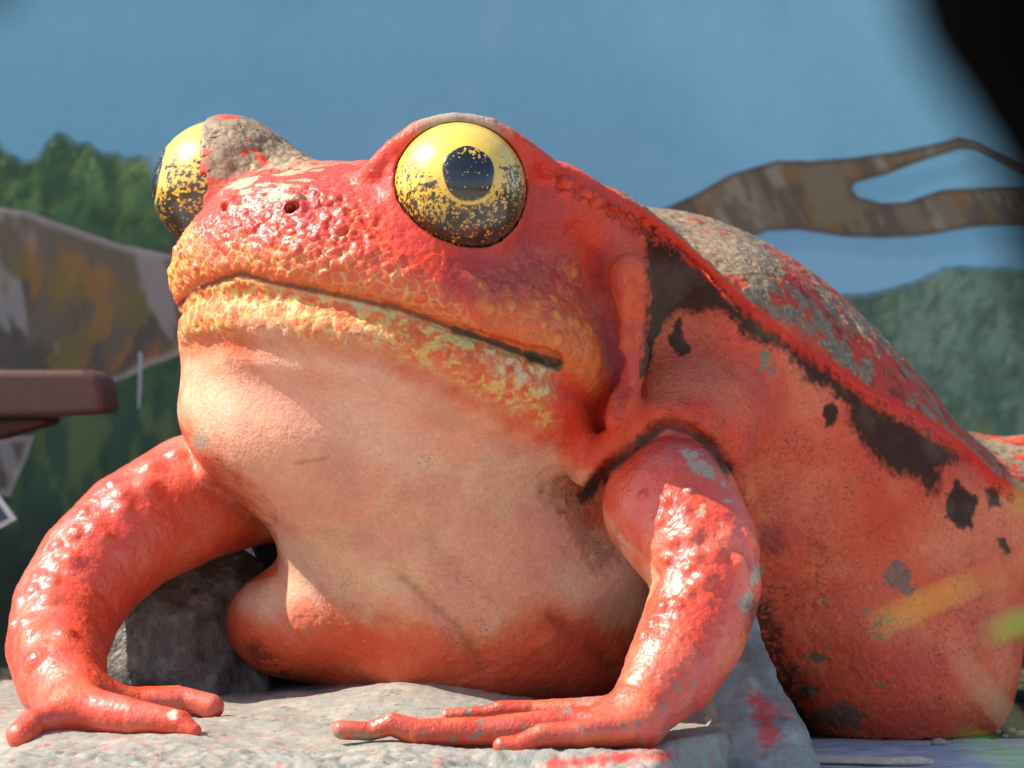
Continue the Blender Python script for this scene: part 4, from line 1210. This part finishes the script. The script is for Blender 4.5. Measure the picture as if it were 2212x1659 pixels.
# thickness: back and edges
wx0, wx1, wz1 = Vg[:, 0].min(), Vg[:, 0].max(), Vg[:, 2].max()
bx = [(wx0, WY + .2, -.1), (wx1, WY + .2, -.1), (wx1, WY + .2, wz1), (wx0, WY + .2, wz1)]
fx = [(wx0, WY, -.1), (wx1, WY, -.1), (wx1, WY, wz1), (wx0, WY, wz1)]
Vg2 = np.concatenate([Vg, np.array(bx + fx, np.float32)])
ex = [(n0, n0 + 3, n0 + 2, n0 + 1), (n0 + 4, n0, n0 + 1, n0 + 5), (n0 + 5, n0 + 1, n0 + 2, n0 + 6), (n0 + 6, n0 + 2, n0 + 3, n0 + 7), (n0 + 7, n0 + 3, n0, n0 + 4)]
Fq2 = np.concatenate([Fq, np.array(ex, np.int32)])
mesh_from("plaster", Vg2, Fq2, wallm, mural, smooth=False, colors=np.concatenate([cg, np.tile(cg.mean(0), (8, 1))]))

def painted_shape(name, poly, colf, y, wob=6, step=.006, seed=0, label=None):
    """a layer of paint on the wall: outline in the photograph's points carried to the wall's plane"""
    pw = np.array([P(a, b, y) for a, b in poly])
    Vs, Fs = wall_grid(pw[:, 0].min() - .02, pw[:, 0].max() + .02, pw[:, 2].min() - .02, pw[:, 2].max() + .02, step, y)
    a, b = proj(Vs)
    sd = poly_sd(a, b, poly) + (fbm(Vs, 16, 4, 140 + seed) - .5) * 2 * wob
    keep = (sd > 0)[Fs].any(1)
    Fs = Fs[keep]
    rim = np.zeros(len(Vs), bool); rim[Fs.ravel()] = True; rim &= sd <= 0
    def sdw(X):
        u, v = proj(X); return poly_sd(u, v, poly) + (fbm(X, 16, 4, 140 + seed) - .5) * 2 * wob
    ri = np.nonzero(rim)[0]
    for _ in range(2):
        X = Vs[ri]; s0 = sdw(X); e_ = np.float32(.0015)
        gx_ = (sdw(X + [e_, 0, 0]) - s0) / e_; gz_ = (sdw(X + [0, 0, e_]) - s0) / e_
        g2 = gx_ ** 2 + gz_ ** 2 + 1e-6
        mv = np.clip(-s0 / g2, -1e-4, 1e-4)
        lim = step * .9
        Vs[ri, 0] += np.clip(mv * gx_, -lim, lim); Vs[ri, 2] += np.clip(mv * gz_, -lim, lim)
    used = np.zeros(len(Vs), bool); used[Fs.ravel()] = True
    rm = np.cumsum(used) - 1
    c = colf(Vs, a, b, sd)
    o = mesh_from(name, Vs[used], rm[Fs].astype(np.int32), wallm, mural, smooth=False, colors=c[used] * WK)
    if label: o['label'] = label
    return o
def tree_col(right):
    def f(Vs, a, b, sd):
        d1 = brush(Vs, 10, 150 + right, .2, 1.4); d2 = brush(Vs, 24, 152 + right, -.3, 1.6); d3 = brush(Vs, 5, 154 + right, 0, 2.4)
        if right:
            c = np.tile(S(84, 110, 88), (len(Vs), 1)).astype(np.float32)
            c = mixc(c, S(112, 136, 116), sstep(.45, .65, d3) * .8)
            c = mixc(c, S(128, 146, 124), sstep(.54, .62, brush(Vs, 55, 192, .3, 1.3)) * .5)
            c = mixc(c, S(66, 90, 72), sstep(.54, .62, brush(Vs, 45, 193, -.4, 1.4)) * .5)
            c = mixc(c, S(112, 120, 80), sstep(.5, .64, d1) * sstep(700, 850, b) * .7)
            c = mixc(c, S(58, 80, 66), sstep(.52, .66, d2) * .5)
            c = mixc(c, S(48, 60, 56), sstep(.58, .66, brush(Vs, 8, 157, 0, 4)) * sstep(760, 900, b) * .7)
            c = mixc(c, S(44, 66, 50), sstep(950, 1200, b) * .7)
        else:
            c = np.tile(S(76, 110, 70), (len(Vs), 1)).astype(np.float32)
            c = mixc(c, S(106, 136, 80), sstep(.48, .62, d2) * .6)
            lf = brush(Vs, 60, 190, .4, 1.2); lg = brush(Vs, 40, 191, -.5, 1.3)
            c = mixc(c, S(134, 152, 96), sstep(.54, .62, lf) * sstep(420, 330, b) * .8)
            c = mixc(c, S(40, 66, 46), sstep(.54, .62, lg) * .6)
            c = mixc(c, S(44, 74, 54), sstep(.50, .64, d1) * .8)
            c = mixc(c, S(136, 142, 122), sstep(.60, .66, brush(Vs, 14, 156, .2, 2.5)) * sstep(36, 0, sd) * .8)
            lower = sstep(380, 520, b)
            c = mixc(c, S(38, 62, 46), lower * .55)
            low2 = sstep(760, 900, b)
            c = mixc(c, S(46, 74, 60), low2 * .8)
            c = mixc(c, S(82, 106, 62), low2 * sstep(.56, .66, brush(Vs, 16, 158, 0, 3.0)) * .8)
            c = mixc(c, S(26, 38, 34), low2 * sstep(.5, .62, brush(Vs, 7, 159, 0, 3.5)) * .85)
            c = mixc(c, S(20, 28, 26), sstep(1000, 1250, b) * .7)
            c = mixc(c, S(96, 120, 104), sstep(16, 0, sd) * sstep(.4, .55, d2) * .6)
        c = mixc(c, S(104, 150, 172), sstep(14, 0, sd) * .65)
        return c
    return f
painted_shape("painted_trees", [(-1500, 1500), (-1500, 420), (-1300, 360), (-1120, 300), (-940, 350), (-760, 290), (-560, 330), (-380, 280), (-230, 330), (-60, 300), (0, 302), (19, 328), (56, 347), (78, 336), (101, 302), (123, 284), (149, 287), (168, 306), (194, 299), (209, 317), (231, 332),
              (254, 321), (269, 343), (299, 334), (321, 347), (340, 385), (400, 400), (470, 420), (560, 430), (640, 520), (760, 600), (900, 680), (1050, 640), (1200, 700), (1400, 690), (1520, 720), (1520, 1500)], tree_col(0), WY - .0012, 13, .013, 1,
              "painted dark green trees on the left of the mural")
painted_shape("painted_trees", [(1500, 1500), (1600, 700), (1700, 660), (1820, 632), (1900, 625), (1960, 610), (2040, 577), (2120, 570), (2212, 575), (2420, 560), (2600, 520), (2800, 560), (3050, 500), (3300, 540), (3600, 480), (3600, 1500)], tree_col(1), WY - .0012, 9, .013, 2,
              "painted hazy green trees on the right of the mural")
def trunk_col(Vs, a, b, sd):
    c = np.tile(S(94, 86, 72), (len(Vs), 1)).astype(np.float32)
    top = b - np.interp(a, [0, 120, 290, 400], [450, 480, 535, 560])
    al = a + .28 * top - 46 * np.sin(np.clip(top, 0, 360) / 360 * math.pi)          # strokes curve round the limb
    qb = np.stack([al * .0125, np.zeros(len(a)), top * .0036], 1).astype(np.float32)
    d1 = fbm(qb, 1.1, 4, 170, .55); d2 = fbm(qb, 2.0, 4, 171, .55); d3 = fbm(qb, 1.8, 4, 172, .55)
    c = mixc(c, S(124, 120, 112), sstep(.5, .64, d1) * .7)
    c = mixc(c, S(72, 68, 62), sstep(.44, .60, d1 + .10 * sstep(90, 260, top)) * sstep(50, 120, top) * .9)
    c = mixc(c, S(140, 100, 46), sstep(.56, .70, d2 + .10 * (brush(Vs, 5, 174) - .5)) * sstep(30, 80, top) * .6)
    c = mixc(c, S(104, 96, 48), sstep(.56, .62, d3) * sstep(50, 120, top) * .7)
    c = mixc(c, S(136, 134, 130), sstep(.60, .66, brush(Vs, 10, 173, .25, 4)) * .7)
    c = mixc(c, S(150, 148, 144), sstep(20, 4, sd) * .6)
    return c
painted_shape("painted_trunk", [(-1400, 380), (-900, 430), (-500, 400), (-250, 420), (0, 447), (60, 456), (120, 480), (200, 508), (290, 535), (380, 553), (470, 570), (560, 600), (560, 690), (470, 740), (385, 768), (320, 792), (270, 818), (232, 830),
              (150, 820), (0, 812), (-250, 800), (-500, 790), (-900, 830), (-1400, 800)], trunk_col, WY - .0024, 3, .008, 3, "thick painted grey and ochre trunk crossing the left of the mural")
painted_shape("painted_root", [(-200, 940), (75, 940), (62, 985), (40, 1030), (22, 1072), (0, 1070), (-200, 1060)], trunk_col, WY - .0024, 3, .008, 5)
def branch_col(Vs, a, b, sd):
    c = np.tile(S(108, 98, 78), (len(Vs), 1)).astype(np.float32)
    c = mixc(c, S(118, 84, 46), sstep(.56, .66, brush(Vs, 22, 180, .5, 2.5)) * .6)
    c = mixc(c, S(126, 122, 108), sstep(.56, .64, brush(Vs, 22, 181, .6, 3)) * .8)
    c = mixc(c, S(78, 68, 60), sstep(.52, .64, brush(Vs, 18, 182, .5, 3)) * .7)
    c = mixc(c, S(66, 52, 54), sstep(14, 3, sd) * .6)
    c = mixc(c, S(90, 104, 116), sstep(5, 0, sd) * .6)
    return c
painted_shape("painted_branch", [(1380, 480), (1440, 447), (1500, 420), (1580, 376), (1680, 346), (1750, 349), (1850, 340), (1950, 325), (2040, 305), (2072, 295), (2112, 304), (2212, 352), (2300, 400), (2420, 420), (2560, 400), (2575, 412), (2430, 446),
              (2300, 424), (2212, 376), (2110, 322), (2075, 320), (2000, 346), (1900, 380), (1852, 392), (1840, 405), (1852, 425), (1900, 437), (1960, 437), (2030, 410), (2100, 405), (2300, 398), (2500, 420), (2750, 380), (2980, 420), (2990, 436), (2760, 420), (2520, 492),
              (2300, 482), (2212, 485), (2100, 490), (1980, 510), (1900, 515), (1800, 508), (1720, 495), (1660, 498), (1600, 520), (1500, 580), (1400, 560)], branch_col, WY - .0024, 2.5, .007, 4,
              "forked painted brown branch on the right of the mural")
painted_shape("paint_scratch", [(299, 760), (307, 760), (306, 820), (302, 882), (298, 882), (299, 820)], lambda Vs, a, b, sd: np.tile(S(150, 160, 160), (len(Vs), 1)), WY - .0036, .8, .003, 6)

# ------------------------------------------------------------------ things at the frame's edges
def prism(name, poly, y0, y1, mat, parent=None, bevel=.0, seg=3):
    bm = bmesh.new()
    off = np.array(parent.location) if parent is not None else np.zeros(3)
    ym = 0.5 * (y0 + y1)
    a = [bm.verts.new(Vector(P(u, v, ym) * [1, 0, 1] + [0, y0, 0] - off)) for u, v in poly]
    b = [bm.verts.new(Vector(P(u, v, ym) * [1, 0, 1] + [0, y1, 0] - off)) for u, v in poly]
    n = len(poly)
    bm.faces.new(a); bm.faces.new(b[::-1])
    for i in range(n):
        bm.faces.new((a[i], b[i], b[(i + 1) % n], a[(i + 1) % n]))
    bmesh.ops.recalc_face_normals(bm, faces=bm.faces)
    if bevel:
        bmesh.ops.bevel(bm, geom=bm.edges[:], offset=bevel, segments=seg, affect='EDGES', profile=.5)
    me = bpy.data.meshes.new(name); bm.to_mesh(me); bm.free()
    me.materials.append(mat)
    return link(bpy.data.objects.new(name, me), parent)
beam_mat = painted_mat("brown_beam_paint", use_paint=False, base=S(84, 55, 43), rough_attr=False, rough=.5, pore=.3, pore_scale=80, grain=.12, pits=False)
under_mat = painted_mat("dark_brown_wood", use_paint=False, base=S(70, 36, 22), rough_attr=False, rough=.7, pore=.6, pore_scale=60, grain=.25, pits=False)
beam = empty("wooden_rail", (-1.35, 1.9, .7))
tag(beam, "brown painted rail with rounded end jutting in at the left edge", "rail")
prism("top_board", [(-260, 800), (200, 800), (226, 812), (238, 838), (243, 893), (120, 900), (-260, 905)], 1.7, 2.1, beam_mat, beam, .018)
prism("lower_board", [(-260, 908), (118, 903), (112, 918), (60, 932), (0, 950), (-260, 985)], 1.74, 2.06, under_mat, beam, .01)
prism("post", [(-240, 940), (-190, 940), (-190, 1480), (-240, 1480)], 1.82, 1.98, under_mat, beam, .008)

sg = empty("information_sign", (-1.4, 1.5, .5))
tag(sg, "corner of a dark blue sign with white border at the left edge", "sign")
white = painted_mat("sign_white", use_paint=False, base=S(205, 208, 206), rough_attr=False, rough=.5, pore=.1, grain=.04, pits=False)
blue = painted_mat("sign_blue", use_paint=False, base=S(48, 66, 92), rough_attr=False, rough=.5, pore=.1, grain=.08, pits=False)
prism("border", [(-150, 935), (0, 1070), (38, 1122), (0, 1143), (-260, 1220), (-300, 1000)], 1.49, 1.51, white, sg, .003, 2)
prism("panel", [(-140, 965), (-2, 1092), (17, 1119), (-8, 1131), (-250, 1200), (-280, 1010)], 1.482, 1.488, blue, sg)
prism("post", [(-240, 1210), (-200, 1200), (-200, 1560), (-240, 1560)], 1.515, 1.555, under_mat, sg, .004)

def tube_mesh(name, pts, mat, parent=None, seg=20, sub=8, noise=0.0, seed=0, flat=None):
    """smooth tapering tube along points (xyz, radius)"""
    C = np.array([p[0] for p in pts], float); rr = np.array([p[1] for p in pts], float)
    n = len(C); T = np.linspace(0, n - 1, (n - 1) * sub + 1)
    def cr(A):
        A = np.asarray(A); out = []
        for t in T:
            i = min(int(t), n - 2); u = t - i
            p0, p1, p2, p3 = A[max(i - 1, 0)], A[i], A[i + 1], A[min(i + 2, n - 1)]
            out.append(.5 * ((2 * p1) + (-p0 + p2) * u + (2 * p0 - 5 * p1 + 4 * p2 - p3) * u * u + (-p0 + 3 * p1 - 3 * p2 + p3) * u ** 3))
        return np.array(out)
    C2, r2 = cr(C), np.maximum(cr(rr), 1e-4)
    tg = np.gradient(C2, axis=0); tg /= np.linalg.norm(tg, axis=1, keepdims=True)
    ref = np.array([0, 1.0, 0]); rows = []
    for c, t, r in zip(C2, tg, r2):
        a = np.cross(ref, t); a /= np.linalg.norm(a) + 1e-9; b = np.cross(t, a)
        an = np.arange(seg) / seg * 2 * math.pi
        fl_ = 1.0 if flat is None else flat
        rows.append(c + r * (np.cos(an)[:, None] * a + fl_ * np.sin(an)[:, None] * b))
    Vt = np.concatenate(rows + [[C2[0]], [C2[-1]]]).astype(np.float32)
    m = len(C2)
    if noise:
        cc = np.repeat(C2, seg, 0); d = Vt[:-2] - cc
        Vt[:-2] = cc + d * (1 + (fbm(Vt[:-2], 14, 4, seed)[:, None] - .5) * noise)
    Ft = [(i * seg + j, i * seg + (j + 1) % seg, (i + 1) * seg + (j + 1) % seg, (i + 1) * seg + j) for i in range(m - 1) for j in range(seg)]
    Ft += [(m * seg, (j + 1) % seg, j) for j in range(seg)] + [(m * seg + 1, (m - 1) * seg + j, (m - 1) * seg + (j + 1) % seg) for j in range(seg)]
    return mesh_from(name, Vt, Ft, mat, parent)

# out-of-focus dark limb close to the camera
bark = painted_mat("black_bark", use_paint=False, base=(.002, .002, .002), rough_attr=False, rough=1.0, pore=.8, pore_scale=60, grain=.4, spec=.0)
yl = -6.3
limb = tube_mesh("tree_limb", [(P(1950, -700, yl), R(150, yl)), (P(2060, -250, yl), R(165, yl)), (P(2140, 0, yl), R(185, yl)), (P(2215, 160, yl), R(172, yl)), (P(2295, 330, yl), R(158, yl)), (P(2318, 480, yl), R(156, yl)),
                               (P(2400, 720, yl), R(158, yl)), (P(2560, 1200, yl), R(190, yl)), (P(2620, 2200, yl), R(230, yl)), (P(2640, 3700, yl), R(260, yl))], bark, None, 28, 8, .22, 7)
tag(limb, "blurred black tree limb close to the camera filling the top right corner", "tree limb")
leafm = painted_mat("dark_leaf", use_paint=False, base=(.012, .016, .014), rough_attr=False, rough=.8, pore=.2, grain=.2, spec=.1, pits=False)
tip = tube_mesh("leaf", [(P(-420, -420, yl), R(20, yl)), (P(-200, -220, yl), R(90, yl)), (P(-60, -70, yl), R(80, yl)), (P(30, 10, yl), R(6, yl))], leafm, None, 12, 6, 0, 0, .12)
tag(tip, "dark blurred leaf tip at the very top left corner", "leaf")

# blades of grass between the camera and the flank
def blade_mat(name, c):
    m = painted_mat(name, use_paint=False, base=c, rough_attr=False, rough=.5, pore=.1, grain=.15, pits=False)
    b = m.node_tree.nodes["Principled BSDF"]
    b.inputs["Transmission Weight"].default_value = 0.0
    return m
yellow = blade_mat("yellow_blade", S(196, 176, 40)); green = blade_mat("green_blade", S(96, 150, 40)); pale = blade_mat("pale_blade", S(150, 150, 116))
gy = -4.9
gl = empty("grass_clump", (P(2420, 1659, gy)[0], gy, 0.0))
tag(gl, "blurred yellow and green grass blades in front of the frog's flank", "grass clump")
def blade(pts, mat, y=gy, label=None):
    base = (np.array([P(2420, 1659, gy)[0] + .02 * random.random(), y, 0.0]), .006)
    o = tube_mesh("blade", [base] + [(P(a, b, y), R(r, y)) for a, b, r in pts], mat, gl, 8, 8, 0, 0, .25)
    if label: o['label'] = label
    return o
random.seed(4)
blade([(2400, 1500, 3), (2330, 1300, 1.5), (2210, 1232, 1), (2125, 1252, 2), (2040, 1286, 5), (1965, 1320, 5), (1890, 1354, 2)], yellow, gy, "yellow blade")
blade([(2420, 1560, 10), (2360, 1400, 14), (2270, 1340, 14), (2190, 1352, 12), (2120, 1378, 2)], green, gy + .1, "green blade")
blade([(2440, 1400, 10), (2380, 1200, 14), (2300, 1110, 15), (2235, 1085, 13), (2185, 1072, 2)], green, gy - .1)
blade([(2380, 1660, 8), (2280, 1620, 6), (2190, 1560, 6), (2110, 1470, 5), (2060, 1400, 2)], pale, gy + .15, "pale dry blade")
blade([(2380, 1680, 8), (2250, 1660, 10), (2150, 1625, 8), (2070, 1590, 2)], green, gy + .05)

# small litter on the paving
def lump(name, px_, py_, y, rx, rz, base, label, cat, seed, group=None):
    bm = bmesh.new(); bmesh.ops.create_icosphere(bm, subdivisions=3, radius=1)
    co = np.array([v.co[:] for v in bm.verts], np.float32)
    f = 1 + (fbm(co, 1.6, 3, seed) - .5) * .7
    c = P(px_, py_, y)
    Vv = co * f[:, None] * np.array([rx, rx * .7, rz]) + np.array([c[0], y, max(c[2], rz * .5)])
    Ff = [[v.index for v in fc.verts] for fc in bm.faces]; bm.free()
    o = mesh_from(name, Vv, Ff, base, None)
    return tag(o, label, cat, group)
pebm = painted_mat("pebble", use_paint=False, base=S(150, 140, 124), rough_attr=False, rough=.8, pore=.5, grain=.2)
lump("pebble", 2028, 1612, .52, .017, .010, pebm, "pale pebble lying at the foot of the frog's flank", "pebble", 3)
random.seed(9)
for k, (a, b, y, r) in enumerate([(2150, 1585, .8, .013), (2185, 1578, .84, .010), (2205, 1592, .76, .012), (2172, 1600, .7, .008), (2125, 1590, .78, .007)]):
    lump("pebble", a, b, y, r, r * .6, pebm, ["small stone in the dark soil just right of the flank's base", "stone furthest back in the dark soil right of the frog", "stone at the right edge in the dark soil",
         "tiny stone at the paving's edge right of the frog", "tiny stone touching the flank's right-hand foot"][k], "pebble", 20 + k, "stones in the soil right of the frog")
def strip_leaf():
    pts = [(1690, 1650), (1760, 1646), (1840, 1644), (1920, 1647), (1990, 1643), (2024, 1630)]
    wds = [.004, .018, .022, .020, .014, .002]
    Vv, Ff = [], []
    for k, ((a, b), w) in enumerate(zip(pts, wds)):
        c = P(a, 1659, .0); x = c[0]
        z0 = .006 + .010 * abs(math.sin(k * 1.9)); y0 = .06 + .02 * math.sin(k * 1.3)
        Vv += [(x, y0 - w, z0 * .3 + .003), (x, y0, z0 + .006), (x, y0 + w, z0 + .004)]
    for k in range(len(pts) - 1):
        for j in (0, 1):
            Ff.append((k * 3 + j, k * 3 + 3 + j, k * 3 + 4 + j, k * 3 + 1 + j))
    n = len(Vv)
    Vb = [(x, y, z - .002) for x, y, z in Vv]
    Fb = [tuple(i + n for i in f[::-1]) for f in Ff]
    m = painted_mat("dry_bark", use_paint=False, base=S(190, 170, 146), rough_attr=False, rough=.8, pore=.5, grain=.25)
    o = mesh_from("bark_strip", np.array(Vv + Vb), Ff + Fb, m, None)
    tag(o, "curled pale strip of dry bark on the blue-grey paving", "bark strip")
strip_leaf()
